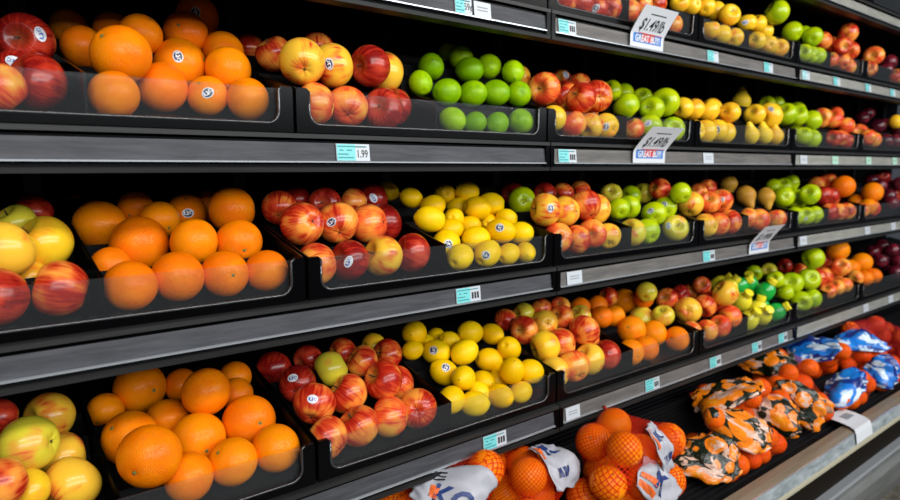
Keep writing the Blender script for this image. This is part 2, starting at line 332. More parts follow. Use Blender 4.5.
# fruit in the trays: (row, kind, sticker, x, y, z, radius) per shelf, tray and half
FRUIT = {
 (1, 1, 0): [
  (1.0,'A',0,0.7129,0.0599,0.3783,0.0300),
  (1.0,'A',0,0.7705,0.0561,0.3815,0.0300),
  (1.0,'A',1,0.8270,0.0561,0.3774,0.0300),
  (1.0,'A',1,0.8790,0.0561,0.3871,0.0300),
 ],
 (1, 1, 1): [
  (1.0,'P',0,0.9727,0.0647,0.3950,0.0290),
  (1.0,'P',0,1.0240,0.0657,0.4180,0.0290),
  (1.5,'A',0,1.1247,0.0900,0.4403,0.0300),
  (1.0,'P',0,1.1697,0.0650,0.3859,0.0290),
 ],
 (1, 2, 0): [
  (2.0,'K',0,1.2791,0.1150,0.4713,0.0290),
  (2.0,'K',0,1.3407,0.1129,0.4745,0.0290),
  (2.0,'K',0,1.3953,0.0992,0.4742,0.0290),
  (2.0,'K',0,1.4891,0.1183,0.4781,0.0299),
  (2.0,'K',0,1.4733,0.0647,0.4557,0.0322),
  (1.0,'K',0,1.3680,0.0650,0.3977,0.0290),
  (1.0,'K',0,1.4344,0.0624,0.3926,0.0290),
  (1.0,'K',0,1.4900,0.0551,0.3876,0.0290),
 ],
 (1, 2, 1): [
  (2.0,'K',1,1.6749,0.1118,0.4669,0.0300),
  (2.0,'K',0,1.7334,0.1072,0.4707,0.0306),
  (2.0,'K',0,1.7926,0.1115,0.4563,0.0314),
  (1.0,'K',0,1.6514,0.0650,0.3993,0.0294),
  (1.0,'K',0,1.7343,0.0633,0.3959,0.0301),
  (1.0,'K',0,1.7930,0.0571,0.3908,0.0310),
  (3.0,'G',0,1.7830,0.0668,0.5083,0.0410),
 ],
 (1, 3, 0): [
  (2.0,'G',0,2.0115,0.1150,0.4809,0.0365),
  (2.0,'G',0,2.0953,0.1118,0.4779,0.0337),
  (2.0,'G',0,2.0561,0.0616,0.4605,0.0344),
  (1.0,'G',0,1.9830,0.0561,0.3956,0.0300),
  (1.0,'G',0,2.0412,0.0561,0.3942,0.0300),
  (1.0,'G',0,2.0990,0.0561,0.3977,0.0300),
 ],
 (1, 3, 1): [
  (2.0,'A',0,2.2715,0.1130,0.4794,0.0352),
  (2.0,'A',0,2.4000,0.1290,0.4801,0.0340),
  (2.0,'A',0,2.3202,0.0611,0.4570,0.0348),
  (3.0,'A',0,2.3970,0.0718,0.5181,0.0370),
  (3.0,'A',0,2.3984,0.0615,0.4501,0.0356),
  (1.0,'P',0,2.2356,0.0650,0.3977,0.0290),
  (1.0,'P',0,2.3474,0.0646,0.4010,0.0295),
  (1.0,'P',0,2.4040,0.0641,0.3875,0.0300),
 ],
 (1, 4, 0): [
  (2.0,'P',0,2.6990,0.0770,0.4623,0.0400),
  (1.0,'A',0,2.5440,0.0650,0.4006,0.0309),
  (1.0,'A',0,2.6249,0.0650,0.4001,0.0315),
 ],
 (1, 4, 1): [
  (1.0,'A',0,2.9354,0.0650,0.3980,0.0315),
  (1.0,'D',0,2.7900,0.0570,0.4101,0.0283),
  (2.0,'D',0,2.9700,0.1020,0.4672,0.0290),
  (1.0,'A',0,3.0117,0.0584,0.3944,0.0323),
 ],
 (2, -1, 0): [
  (2.0,'R',1,-0.3508,0.2039,0.1857,0.0398),
  (1.0,'R',0,-0.3510,0.1032,0.1116,0.0400),
  (1.0,'P',0,-0.4004,0.0544,0.0958,0.0334),
  (1.8,'R',1,-0.3700,0.1642,0.1344,0.0300),
 ],
 (2, -1, 1): [
  (1.0,'O',0,-0.2615,0.0592,0.0966,0.0345),
  (1.0,'O',0,-0.1712,0.1452,0.1218,0.0408),
  (1.0,'O',1,-0.1018,0.1323,0.1118,0.0337),
  (1.0,'O',0,-0.0420,0.1051,0.1079,0.0360),
  (2.0,'O',0,-0.2359,0.1186,0.1643,0.0439),
  (2.0,'O',1,-0.1260,0.1939,0.1698,0.0438),
  (2.0,'O',0,-0.0578,0.1511,0.1625,0.0391),
  (2.4,'O',0,-0.2641,0.2578,0.1922,0.0349),
  (2.1,'O',0,-0.1012,0.2359,0.2316,0.0378),
  (2.3,'O',1,-0.0642,0.2861,0.2732,0.0399),
  (2.4,'O',0,-0.1863,0.1971,0.2131,0.0336),
  (2.6,'O',0,-0.0430,0.2115,0.2012,0.0370),
  (3.4,'O',0,-0.2680,0.3491,0.2387,0.0310),
  (4.0,'O',0,-0.2085,0.2978,0.2337,0.0310),
 ],
 (2, 0, 0): [
  (1.0,'P',0,0.0618,0.0583,0.1029,0.0375),
  (1.0,'P',0,0.1336,0.0702,0.1029,0.0379),
  (1.0,'R',0,0.2066,0.0602,0.1012,0.0394),
  (1.0,'R',0,0.2602,0.1080,0.1115,0.0388),
  (2.0,'Y',0,0.0465,0.0729,0.1756,0.0405),
  (2.0,'Y',1,0.1204,0.0985,0.1798,0.0405),
  (2.0,'R',0,0.1966,0.0897,0.1847,0.0400),
  (2.0,'Y',1,0.2585,0.1340,0.1833,0.0405),
  (3.0,'A',0,0.0405,0.1785,0.2028,0.0345),
  (3.5,'A',0,0.0360,0.2835,0.2260,0.0300),
  (3.0,'A',0,0.1319,0.1779,0.2200,0.0332),
 ],
 (2, 0, 1): [
  (1.0,'M',0,0.3780,0.0620,0.0893,0.0275),
  (1.0,'M',0,0.4306,0.0520,0.0847,0.0245),
  (1.0,'M',0,0.4977,0.0545,0.0865,0.0263),
  (1.0,'M',0,0.5684,0.0520,0.0933,0.0300),
  (2.0,'M',0,0.3913,0.0970,0.1504,0.0300),
  (2.0,'M',0,0.4615,0.0952,0.1509,0.0300),
  (2.0,'M',0,0.5178,0.0813,0.1558,0.0300),
  (2.0,'M',0,0.5740,0.0660,0.1562,0.0300),
  (3.0,'M',0,0.3875,0.1492,0.2081,0.0300),
  (3.0,'M',0,0.4872,0.1367,0.2094,0.0300),
  (3.0,'M',0,0.5452,0.1358,0.2222,0.0299),
  (4.0,'M',0,0.5075,0.1920,0.2449,0.0300),
  (2.5,'M',0,0.3408,0.1231,0.1678,0.0264),
  (4.5,'M',0,0.5131,0.2435,0.2614,0.0260),
  (3.5,'M',0,0.5768,0.0880,0.2075,0.0272),
 ],
 (2, 1, 0): [
  (1.0,'K',0,0.6855,0.0600,0.1075,0.0310),
  (1.0,'P',0,0.7482,0.0553,0.0949,0.0344),
  (1.0,'Y',0,0.8129,0.0539,0.0930,0.0329),
  (1.0,'K',1,0.8753,0.0547,0.0950,0.0337),
  (1.6,'P',0,0.8007,0.1123,0.1279,0.0300),
  (1.6,'A',0,0.8781,0.1196,0.1287,0.0309),
  (2.0,'P',0,0.7018,0.1076,0.1805,0.0400),
  (2.0,'A',0,0.8199,0.1555,0.1765,0.0400),
  (3.0,'A',1,0.8697,0.2047,0.2230,0.0300),
  (2.0,'A',0,0.7823,0.0584,0.1602,0.0375),
  (3.0,'A',0,0.8790,0.1484,0.2085,0.0300),
  (2.0,'A',0,0.8556,0.0705,0.1704,0.0400),
  (3.0,'Y',0,0.6754,0.1680,0.2108,0.0300),
 ],
 (2, 1, 1): [
  (1.0,'P',0,0.9996,0.0600,0.0930,0.0296),
  (1.0,'G',1,1.0683,0.0550,0.1015,0.0331),
  (1.0,'G',1,1.1781,0.0568,0.0968,0.0359),
  (2.0,'G',0,1.0325,0.1100,0.1591,0.0374),
  (2.0,'G',0,1.1031,0.0755,0.1533,0.0346),
  (2.0,'G',0,1.1730,0.0803,0.1749,0.0410),
  (3.0,'G',0,1.0407,0.1680,0.2055,0.0300),
  (3.3,'G',0,1.1218,0.1842,0.2041,0.0300),
  (3.0,'G',0,1.1840,0.1668,0.1953,0.0300),
 ],
 (2, 2, 0): [
  (1.0,'K',0,1.2876,0.0538,0.0974,0.0328),
  (1.0,'K',0,1.3532,0.0560,0.0969,0.0350),
  (1.0,'K',1,1.4195,0.0552,0.1028,0.0343),
  (1.0,'K',0,1.4839,0.0680,0.0986,0.0351),
  (2.0,'K',0,1.2930,0.0972,0.1673,0.0319),
  (2.0,'K',0,1.3554,0.0977,0.1664,0.0325),
  (2.0,'K',0,1.4200,0.0873,0.1661,0.0349),
  (2.0,'K',0,1.4848,0.1143,0.1746,0.0342),
  (2.0,'K',0,1.4872,0.0529,0.1614,0.0318),
 ],
 (2, 2, 1): [
  (1.0,'W',0,1.6390,0.0600,0.0966,0.0300),
  (1.0,'W',0,1.7324,0.0600,0.0994,0.0300),
  (1.0,'W',0,1.7933,0.0518,0.0972,0.0307),
  (3.0,'W',0,1.7739,0.1683,0.2200,0.0350),
  (2.0,'K',0,1.7076,0.0840,0.1680,0.0347),
  (2.0,'K',1,1.7811,0.0681,0.1669,0.0429),
 ],
 (2, 3, 0): [
  (1.0,'G',0,2.0241,0.0567,0.1046,0.0331),
  (1.0,'G',0,2.0953,0.1135,0.1212,0.0337),
  (1.0,'G',0,2.0946,0.0553,0.0949,0.0344),
  (2.0,'G',0,1.9490,0.0916,0.1805,0.0406),
  (2.0,'G',0,2.0245,0.0829,0.1797,0.0378),
  (2.0,'G',0,2.0923,0.1165,0.1973,0.0367),
  (2.0,'G',0,2.0936,0.0563,0.1652,0.0354),
  (3.0,'G',0,1.9657,0.1680,0.2245,0.0300),
  (3.0,'G',0,2.0395,0.1680,0.2289,0.0300),
 ],
 (2, 3, 1): [
  (2.0,'A',1,2.2592,0.0915,0.1824,0.0379),
  (2.0,'P',0,2.3303,0.0772,0.1810,0.0369),
  (2.0,'P',0,2.3984,0.1013,0.1986,0.0356),
  (2.0,'P',0,2.4020,0.0531,0.1565,0.0320),
  (1.0,'A',0,2.2814,0.0527,0.1018,0.0316),
  (1.0,'A',0,2.3433,0.0534,0.1054,0.0323),
  (1.0,'A',0,2.4032,0.0519,0.0960,0.0308),
 ],
 (2, 4, 0): [
  (1.4,'P',0,2.7024,0.1113,0.1410,0.0366),
  (1.0,'P',0,2.6418,0.0554,0.1166,0.0344),
  (1.0,'P',0,2.7062,0.0538,0.1075,0.0328),
 ],
 (2, 4, 1): [
  (2.0,'D',0,2.8812,0.0970,0.1760,0.0290),
  (2.0,'D',0,3.0150,0.1164,0.1846,0.0290),
  (2.0,'D',0,3.0150,0.0622,0.1718,0.0290),
  (1.0,'D',0,2.8475,0.0520,0.1067,0.0290),
  (1.0,'D',0,2.9588,0.0514,0.1095,0.0290),
  (3.0,'D',0,2.8347,0.1492,0.2125,0.0290),
  (3.0,'D',0,2.8891,0.1492,0.2376,0.0290),
  (1.0,'D',0,3.0150,0.0501,0.1104,0.0290),
  (2.0,'K',0,2.9628,0.0525,0.1961,0.0314),
 ],
 (3, -1, 0): [
  (2.0,'Y',0,-0.4088,0.0824,-0.1234,0.0392),
  (2.0,'K',0,-0.3540,0.1602,-0.1252,0.0430),
  (1.0,'A',0,-0.3511,0.0422,-0.1790,0.0400),
  (1.0,'R',0,-0.4257,0.0338,-0.1804,0.0400),
  (3.6,'Z',0,-0.3830,0.2179,-0.0961,0.0300),
  (3.6,'R',0,-0.3564,0.2739,-0.0863,0.0347),
  (1.8,'K',0,-0.3811,0.1168,-0.1722,0.0290),
 ],
 (3, -1, 1): [
  (1.0,'O',0,-0.2618,0.0311,-0.1838,0.0372),
  (1.0,'O',0,-0.1907,0.0425,-0.1792,0.0397),
  (1.0,'O',0,-0.1176,0.0400,-0.1819,0.0374),
  (1.0,'O',0,-0.0475,0.0385,-0.1838,0.0356),
  (1.7,'O',0,-0.2680,0.1328,-0.1665,0.0310),
  (2.0,'O',0,-0.2135,0.1777,-0.1385,0.0470),
  (2.0,'O',0,-0.1395,0.1232,-0.1355,0.0396),
  (2.0,'O',0,-0.0630,0.1198,-0.1408,0.0396),
  (3.0,'O',0,-0.2545,0.2714,-0.1120,0.0445),
  (3.0,'O',0,-0.0524,0.1773,-0.0872,0.0421),
  (3.0,'O',0,-0.1656,0.2284,-0.1032,0.0336),
  (3.4,'O',1,-0.1085,0.2609,-0.0930,0.0350),
  (4.0,'O',0,-0.1902,0.2921,-0.0837,0.0310),
  (4.0,'O',0,-0.2680,0.4234,-0.0926,0.0310),
  (4.0,'O',0,-0.0575,0.2989,-0.0853,0.0310),
 ],
 (3, 0, 0): [
  (1.0,'A',0,0.0435,0.0333,-0.1800,0.0375),
  (1.0,'R',1,0.1141,0.0407,-0.1812,0.0380),
  (1.0,'Y',0,0.1875,0.0396,-0.1794,0.0396),
  (1.0,'R',0,0.2597,0.0451,-0.1796,0.0389),
  (2.0,'A',0,0.0460,0.0902,-0.1124,0.0400),
  (2.0,'A',1,0.1225,0.0967,-0.1151,0.0400),
  (2.0,'P',0,0.1974,0.1069,-0.1212,0.0400),
  (2.0,'R',0,0.2590,0.1474,-0.1264,0.0400),
  (3.0,'A',0,0.0398,0.1763,-0.0871,0.0338),
  (3.0,'R',0,0.1271,0.1559,-0.0793,0.0315),
  (3.0,'A',0,0.1969,0.1660,-0.0824,0.0305),
  (3.0,'R',1,0.2633,0.1989,-0.0765,0.0357),
  (3.7,'R',0,0.0918,0.2076,-0.0745,0.0300),
 ],
 (3, 0, 1): [
  (2.0,'L',0,0.3403,0.0918,-0.1182,0.0293),
  (1.6,'L',1,0.3702,0.0734,-0.1703,0.0300),
  (1.0,'L',0,0.3675,0.0224,-0.1947,0.0283),
  (1.7,'L',0,0.4551,0.0737,-0.1676,0.0300),
  (1.0,'L',1,0.4446,0.0234,-0.1935,0.0293),
  (1.8,'L',1,0.5161,0.0591,-0.1523,0.0300),
  (1.0,'L',0,0.5033,0.0188,-0.1994,0.0245),
  (1.8,'L',0,0.5760,0.0565,-0.1605,0.0280),
  (1.0,'L',0,0.5559,0.0183,-0.2001,0.0240),
  (2.8,'L',0,0.5186,0.1428,-0.1053,0.0299),
  (2.9,'L',0,0.5746,0.1564,-0.0981,0.0294),
  (3.9,'L',0,0.4921,0.2341,-0.0761,0.0283),
  (4.0,'L',0,0.5354,0.2001,-0.0688,0.0268),
  (4.3,'L',0,0.3340,0.2436,-0.0630,0.0230),
  (4.0,'L',0,0.3541,0.1790,-0.0772,0.0234),
  (3.3,'L',0,0.3828,0.1368,-0.0943,0.0256),
  (2.7,'L',0,0.4409,0.1344,-0.1237,0.0245),
  (3.4,'L',0,0.5012,0.1923,-0.1038,0.0242),
  (2.3,'L',0,0.4841,0.1316,-0.1444,0.0251),
  (2.6,'L',0,0.5793,0.1066,-0.1288,0.0230),
  (2.2,'L',0,0.4074,0.1063,-0.1470,0.0266),
  (2.5,'L',0,0.5545,0.1414,-0.1419,0.0231),
 ],
 (3, 1, 0): [
  (1.0,'P',0,0.6751,0.0300,-0.1763,0.0361),
  (1.0,'A',0,0.7437,0.0298,-0.1853,0.0359),
  (1.0,'P',0,0.8114,0.0370,-0.1755,0.0368),
  (1.0,'Y',0,0.8748,0.0368,-0.1861,0.0339),
  (2.0,'Y',1,0.6553,0.0537,-0.1098,0.0393),
  (2.0,'Y',0,0.7280,0.0542,-0.1165,0.0367),
  (2.0,'A',0,0.7996,0.0510,-0.1035,0.0400),
  (2.0,'Y',0,0.8689,0.0743,-0.1186,0.0401),
  (3.0,'G',0,0.6698,0.1462,-0.0929,0.0350),
  (3.0,'R',0,0.7463,0.1410,-0.0772,0.0300),
  (3.0,'A',0,0.8162,0.1410,-0.0791,0.0300),
  (3.0,'A',0,0.8790,0.1356,-0.0751,0.0300),
  (4.0,'R',0,0.6918,0.2025,-0.0752,0.0300),
 ],
 (3, 1, 1): [
  (1.0,'Z',0,0.9715,0.0315,-0.1831,0.0376),
  (1.0,'G',0,1.0426,0.0347,-0.1843,0.0358),
  (1.0,'Z',1,1.1764,0.0314,-0.1833,0.0376),
  (2.0,'G',0,0.9749,0.0801,-0.1221,0.0301),
  (2.0,'G',0,1.0344,0.0893,-0.1193,0.0320),
  (2.0,'G',1,1.1158,0.0628,-0.1411,0.0349),
  (2.6,'G',1,1.1805,0.0697,-0.1277,0.0335),
  (3.0,'Z',0,1.0209,0.1410,-0.0844,0.0300),
  (3.0,'G',0,1.1134,0.1410,-0.0926,0.0300),
  (3.4,'Z',0,1.1834,0.1491,-0.0867,0.0306),
  (3.5,'A',0,1.1822,0.0911,-0.0722,0.0318),
  (3.4,'G',0,1.1840,0.0241,-0.0819,0.0300),
 ],
 (3, 2, 0): [
  (1.0,'Y',0,1.3387,0.0306,-0.1842,0.0367),
  (1.0,'P',0,1.4090,0.0299,-0.1851,0.0359),
  (1.0,'A',0,1.4805,0.0323,-0.1820,0.0385),
  (2.0,'Y',0,1.3351,0.0830,-0.1214,0.0401),
  (2.0,'P',0,1.4100,0.0631,-0.1185,0.0351),
  (2.0,'A',1,1.4814,0.0645,-0.1164,0.0376),
  (3.0,'A',0,1.4316,0.1157,-0.0910,0.0300),
  (3.0,'A',0,1.4888,0.1166,-0.0777,0.0302),
 ],
 (3, 2, 1): [
  (1.0,'P',0,1.6021,0.0315,-0.1746,0.0329),
  (1.0,'P',0,1.6693,0.0309,-0.1838,0.0370),
  (1.0,'P',0,1.7891,0.0288,-0.1865,0.0349),
  (2.0,'B',0,1.6798,0.0830,-0.1051,0.0341),
  (2.0,'B',0,1.7920,0.0679,-0.1125,0.0320),
  (3.0,'B',0,1.6687,0.1410,-0.0667,0.0310),
 ],
 (3, 3, 0): [
  (2.0,'G',0,1.9579,0.0811,-0.1178,0.0369),
  (2.0,'G',0,2.0907,0.0922,-0.1291,0.0383),
  (2.0,'G',0,2.0562,0.0313,-0.1097,0.0375),
  (3.0,'G',0,1.9792,0.1317,-0.0828,0.0303),
  (3.0,'G',0,2.0376,0.1215,-0.0799,0.0309),
  (3.0,'G',0,2.0974,0.1210,-0.0688,0.0316),
  (1.0,'G',0,1.9518,0.0330,-0.1847,0.0327),
  (1.0,'G',1,2.0205,0.0274,-0.1883,0.0334),
  (1.0,'G',0,2.0948,0.0281,-0.1873,0.0342),
 ],
 (3, 3, 1): [
  (2.0,'R',0,2.2448,0.0604,-0.1196,0.0362),
  (2.0,'R',0,2.3153,0.0631,-0.1246,0.0368),
  (2.0,'A',0,2.3966,0.0917,-0.1368,0.0374),
  (2.4,'O',0,2.3774,0.0371,-0.0862,0.0434),
  (1.0,'A',0,2.2444,0.0328,-0.1831,0.0352),
  (1.0,'A',0,2.3325,0.0318,-0.1866,0.0340),
  (1.0,'A',0,2.3992,0.0287,-0.1866,0.0348),
  (3.0,'P',0,2.3382,0.1237,-0.0774,0.0312),
  (3.4,'P',0,2.3990,0.1066,-0.0665,0.0350),
 ],
 (3, 4, 0): [
  (1.5,'O',0,2.7023,0.0979,-0.1651,0.0367),
  (1.0,'O',0,2.6306,0.0284,-0.1779,0.0344),
  (1.6,'O',0,2.6946,0.0366,-0.1179,0.0429),
  (1.0,'P',0,2.5498,0.0259,-0.1904,0.0318),
  (1.0,'P',0,2.7057,0.0354,-0.1883,0.0326),
 ],
 (3, 4, 1): [
  (2.0,'D',0,3.0150,0.0665,-0.0998,0.0290),
  (2.0,'D',0,2.9817,0.0231,-0.0840,0.0290),
  (1.6,'D',0,2.9440,0.0518,-0.1406,0.0290),
  (1.4,'R',0,2.9988,0.0271,-0.1414,0.0330),
  (2.4,'D',0,2.9381,0.0892,-0.0956,0.0290),
  (3.0,'D',0,2.9629,0.1321,-0.0689,0.0290),
  (3.0,'R',0,3.0121,0.1027,-0.0539,0.0319),
  (1.0,'D',0,2.9039,0.0250,-0.1703,0.0290),
 ],
 (4, -1, 0): [
  (2.0,'Z',0,-0.3999,0.0908,-0.4137,0.0411),
  (3.0,'Y',0,-0.3612,0.2083,-0.4189,0.0400),
  (2.2,'Y',0,-0.3550,0.1514,-0.4698,0.0390),
  (1.0,'Y',0,-0.3515,0.0759,-0.4849,0.0405),
  (1.0,'A',0,-0.4402,0.0097,-0.4285,0.0337),
  (1.0,'K',0,-0.4086,0.0469,-0.4648,0.0290),
  (3.4,'R',0,-0.4338,0.1446,-0.3837,0.0300),
 ],
 (4, -1, 1): [
  (3.6,'O',0,-0.2024,0.2967,-0.4284,0.0470),
  (3.3,'O',0,-0.1265,0.1423,-0.4102,0.0422),
  (4.2,'O',0,-0.0415,0.2319,-0.4257,0.0327),
  (4.2,'O',0,-0.1259,0.2983,-0.4400,0.0328),
  (3.5,'O',0,-0.2678,0.2667,-0.4484,0.0312),
  (2.8,'O',0,-0.1836,0.1872,-0.4627,0.0373),
  (2.3,'O',0,-0.2538,0.1483,-0.4642,0.0452),
  (1.9,'O',0,-0.1577,0.0972,-0.4749,0.0451),
  (2.0,'O',0,-0.0638,0.1058,-0.4692,0.0467),
  (1.3,'O',0,-0.2523,0.0223,-0.4504,0.0467),
  (1.0,'O',0,-0.1963,0.0218,-0.5023,0.0383),
  (1.0,'O',0,-0.1240,0.0248,-0.4988,0.0399),
  (1.0,'O',0,-0.0478,0.0259,-0.4969,0.0416),
  (3.4,'O',0,-0.0600,0.1744,-0.4382,0.0310),
 ],
 (4, 0, 0): [
  (1.0,'A',0,0.0460,0.0158,-0.5002,0.0400),
  (1.0,'A',0,0.1173,0.0244,-0.4994,0.0400),
  (1.0,'P',0,0.1890,0.0250,-0.4988,0.0400),
  (1.0,'A',0,0.2581,0.0269,-0.4991,0.0400),
  (2.0,'A',1,0.0543,0.0788,-0.4557,0.0400),
  (2.0,'A',0,0.1317,0.0881,-0.4571,0.0400),
  (2.0,'A',0,0.2032,0.0687,-0.4385,0.0400),
  (2.0,'A',0,0.2590,0.1070,-0.4704,0.0400),
  (3.0,'R',1,0.0543,0.1511,-0.4369,0.0369),
  (3.0,'Z',0,0.1295,0.1526,-0.4214,0.0362),
  (3.0,'A',0,0.1939,0.1352,-0.4128,0.0333),
  (3.0,'A',0,0.2656,0.1487,-0.4143,0.0334),
  (3.6,'R',0,0.0410,0.2335,-0.4221,0.0350),
  (3.9,'A',0,0.1808,0.1953,-0.4047,0.0307),
  (3.8,'R',0,0.1073,0.2122,-0.4102,0.0305),
  (4.0,'K',0,0.2682,0.2089,-0.4100,0.0290),
 ],
 (4, 0, 1): [
  (4.5,'L',0,0.3623,0.1821,-0.3898,0.0299),
  (3.7,'L',0,0.3340,0.1497,-0.4178,0.0230),
  (3.5,'L',1,0.3974,0.1464,-0.4334,0.0300),
  (2.6,'L',1,0.3852,0.1005,-0.4670,0.0300),
  (1.2,'L',0,0.3410,0.0196,-0.4985,0.0300),
  (1.0,'L',0,0.3936,0.0048,-0.5143,0.0287),
  (1.0,'L',0,0.4699,0.0054,-0.5150,0.0279),
  (1.0,'L',0,0.5307,0.0016,-0.5186,0.0253),
  (2.0,'L',0,0.3957,0.0450,-0.4685,0.0282),
  (1.9,'L',0,0.4706,0.0670,-0.4997,0.0277),
  (2.5,'L',0,0.5256,0.1047,-0.4673,0.0300),
  (1.9,'L',0,0.5187,0.0191,-0.4705,0.0300),
  (1.9,'L',0,0.5740,0.0140,-0.4824,0.0300),
  (2.8,'L',0,0.5740,0.0872,-0.4436,0.0300),
  (3.0,'L',0,0.4477,0.1033,-0.4327,0.0300),
  (4.0,'L',0,0.5072,0.1528,-0.4066,0.0300),
  (3.8,'L',0,0.5691,0.1431,-0.4183,0.0272),
  (4.5,'L',0,0.4493,0.2145,-0.4208,0.0237),
  (4.0,'L',0,0.4461,0.1556,-0.4176,0.0237),
  (4.0,'L',0,0.4084,0.1963,-0.4272,0.0230),
  (1.9,'L',0,0.5207,0.0679,-0.5042,0.0242),
  (1.6,'L',0,0.4324,0.0360,-0.5057,0.0234),
 ],
 (4, 1, 0): [
  (1.0,'Y',0,0.6548,0.0146,-0.5018,0.0388),
  (1.0,'P',0,0.7281,0.0158,-0.5004,0.0400),
  (1.0,'Y',0,0.7997,0.0250,-0.4985,0.0405),
  (1.0,'R',0,0.8684,0.0240,-0.5000,0.0396),
  (2.0,'K',0,0.6787,0.0675,-0.4528,0.0399),
  (2.0,'A',0,0.7540,0.0806,-0.4623,0.0400),
  (2.0,'A',0,0.8210,0.0614,-0.4332,0.0400),
  (2.0,'P',0,0.8690,0.0968,-0.4756,0.0400),
  (3.0,'A',0,0.6732,0.1356,-0.4234,0.0368),
  (3.0,'Y',0,0.7514,0.1360,-0.4170,0.0340),
  (3.0,'P',0,0.8150,0.1346,-0.4101,0.0321),
  (3.0,'Z',0,0.8787,0.1238,-0.4141,0.0303),
  (3.5,'A',0,0.6671,0.1983,-0.4081,0.0300),
  (4.0,'Z',0,0.7269,0.1901,-0.3991,0.0300),
  (4.0,'A',0,0.7853,0.1839,-0.3925,0.0300),
  (4.0,'P',0,0.8541,0.1770,-0.3953,0.0290),
 ],
 (4, 1, 1): [
  (1.0,'O',0,0.9566,0.0113,-0.5059,0.0354),
  (1.0,'O',0,1.0248,0.0109,-0.5066,0.0349),
  (1.0,'O',0,1.1787,0.0112,-0.5062,0.0353),
  (2.0,'O',0,1.0416,0.0709,-0.4698,0.0397),
  (2.0,'O',0,1.1355,0.0610,-0.4928,0.0373),
  (2.9,'Z',0,1.1720,0.1278,-0.4721,0.0420),
  (2.5,'Z',0,1.1817,0.0612,-0.4465,0.0323),
  (3.8,'O',0,1.0341,0.1883,-0.4190,0.0310),
  (3.6,'O',0,1.1762,0.1963,-0.4240,0.0378),
  (3.9,'O',0,0.9520,0.1864,-0.4134,0.0310),
  (3.0,'O',0,1.0435,0.1330,-0.4407,0.0310),
  (3.4,'O',0,1.1830,0.1324,-0.4059,0.0310),
  (3.1,'O',0,0.9765,0.1261,-0.4324,0.0310),
  (4.2,'A',0,1.0898,0.1927,-0.3995,0.0300),
  (4.0,'Z',0,1.1460,0.0971,-0.3762,0.0300),
 ],
 (4, 2, 0): [
  (1.0,'P',0,1.3398,0.0100,-0.5075,0.0340),
  (1.0,'P',0,1.4180,0.0109,-0.5062,0.0350),
  (1.2,'P',0,1.4829,0.0120,-0.4835,0.0361),
  (1.0,'P',0,1.2616,0.0150,-0.4970,0.0300),
  (2.0,'A',0,1.4076,0.0596,-0.4477,0.0369),
  (2.0,'A',0,1.4797,0.0754,-0.4487,0.0393),
  (2.3,'Y',0,1.4522,0.0163,-0.4058,0.0405),
  (3.2,'A',0,1.4890,0.1200,-0.4001,0.0300),
  (3.0,'A',0,1.3046,0.1306,-0.4235,0.0347),
  (3.2,'R',0,1.3878,0.1338,-0.4182,0.0300),
  (2.0,'Y',0,1.3207,0.0645,-0.4497,0.0405),
  (3.4,'A',0,1.4890,0.1680,-0.4320,0.0300),
 ],
 (4, 2, 1): [
  (2.0,'BY',0,1.6639,0.0650,-0.4664,0.0310),
  (2.4,'BG',0,1.7911,0.0458,-0.4422,0.0310),
  (1.6,'BY',0,1.7364,0.0448,-0.5004,0.0310),
  (1.6,'BG',0,1.7926,0.0639,-0.4987,0.0310),
  (1.0,'BY',0,1.5988,0.0071,-0.5113,0.0310),
  (1.0,'BY',0,1.6914,0.0071,-0.5113,0.0310),
  (1.0,'BG',0,1.7930,0.0071,-0.5114,0.0310),
  (3.0,'BY',0,1.6661,0.1188,-0.4256,0.0310),
  (3.0,'BG',0,1.7332,0.1138,-0.4255,0.0310),
  (3.0,'BG',0,1.7930,0.1079,-0.4278,0.0310),
  (3.4,'BY',0,1.7007,0.1680,-0.4260,0.0310),
 ],
 (4, 3, 0): [
  (2.0,'G',0,2.0177,0.0583,-0.4440,0.0410),
  (2.0,'G',0,2.0880,0.0256,-0.4310,0.0410),
  (1.0,'G',0,2.0049,0.0132,-0.5034,0.0373),
  (1.0,'G',0,2.0926,0.0123,-0.5046,0.0364),
  (3.5,'G',0,2.0883,0.0165,-0.3485,0.0407),
  (3.2,'Z',0,2.0060,0.1409,-0.4062,0.0307),
  (2.6,'G',0,1.9568,0.0910,-0.4284,0.0322),
  (3.6,'G',0,1.9193,0.1554,-0.4069,0.0300),
  (1.6,'G',0,1.9406,0.0450,-0.4695,0.0300),
 ],
 (4, 3, 1): [
  (2.0,'A',0,2.2473,0.0603,-0.4482,0.0382),
  (2.0,'A',0,2.3227,0.0666,-0.4518,0.0400),
  (2.0,'A',0,2.3961,0.0572,-0.4456,0.0379),
  (2.4,'P',0,2.3508,0.0128,-0.4090,0.0369),
  (3.8,'R',0,2.1976,0.1662,-0.4083,0.0306),
  (3.2,'A',0,2.2624,0.1338,-0.4313,0.0308),
  (1.0,'P',0,2.2332,0.0105,-0.4917,0.0316),
  (1.0,'P',0,2.3051,0.0083,-0.4860,0.0323),
  (1.0,'P',0,2.3791,0.0069,-0.4850,0.0309),
  (3.6,'O',0,2.3901,0.0434,-0.3456,0.0431),
  (3.2,'P',0,2.4014,0.0998,-0.3931,0.0326),
 ],
 (4, 4, 0): [
  (2.2,'O',0,2.6235,0.0742,-0.4472,0.0374),
  (2.0,'O',0,2.6963,0.0564,-0.4273,0.0427),
  (1.3,'P',0,2.5552,0.0269,-0.4777,0.0321),
  (1.0,'O',0,2.6184,0.0152,-0.4837,0.0345),
  (1.0,'O',0,2.7057,0.0093,-0.4825,0.0333),
 ],
 (4, 4, 1): [
  (2.0,'D',0,2.9159,0.0520,-0.4404,0.0290),
  (2.4,'D',0,3.0150,0.0572,-0.4307,0.0290),
  (3.0,'D',0,3.0150,0.0837,-0.3818,0.0290),
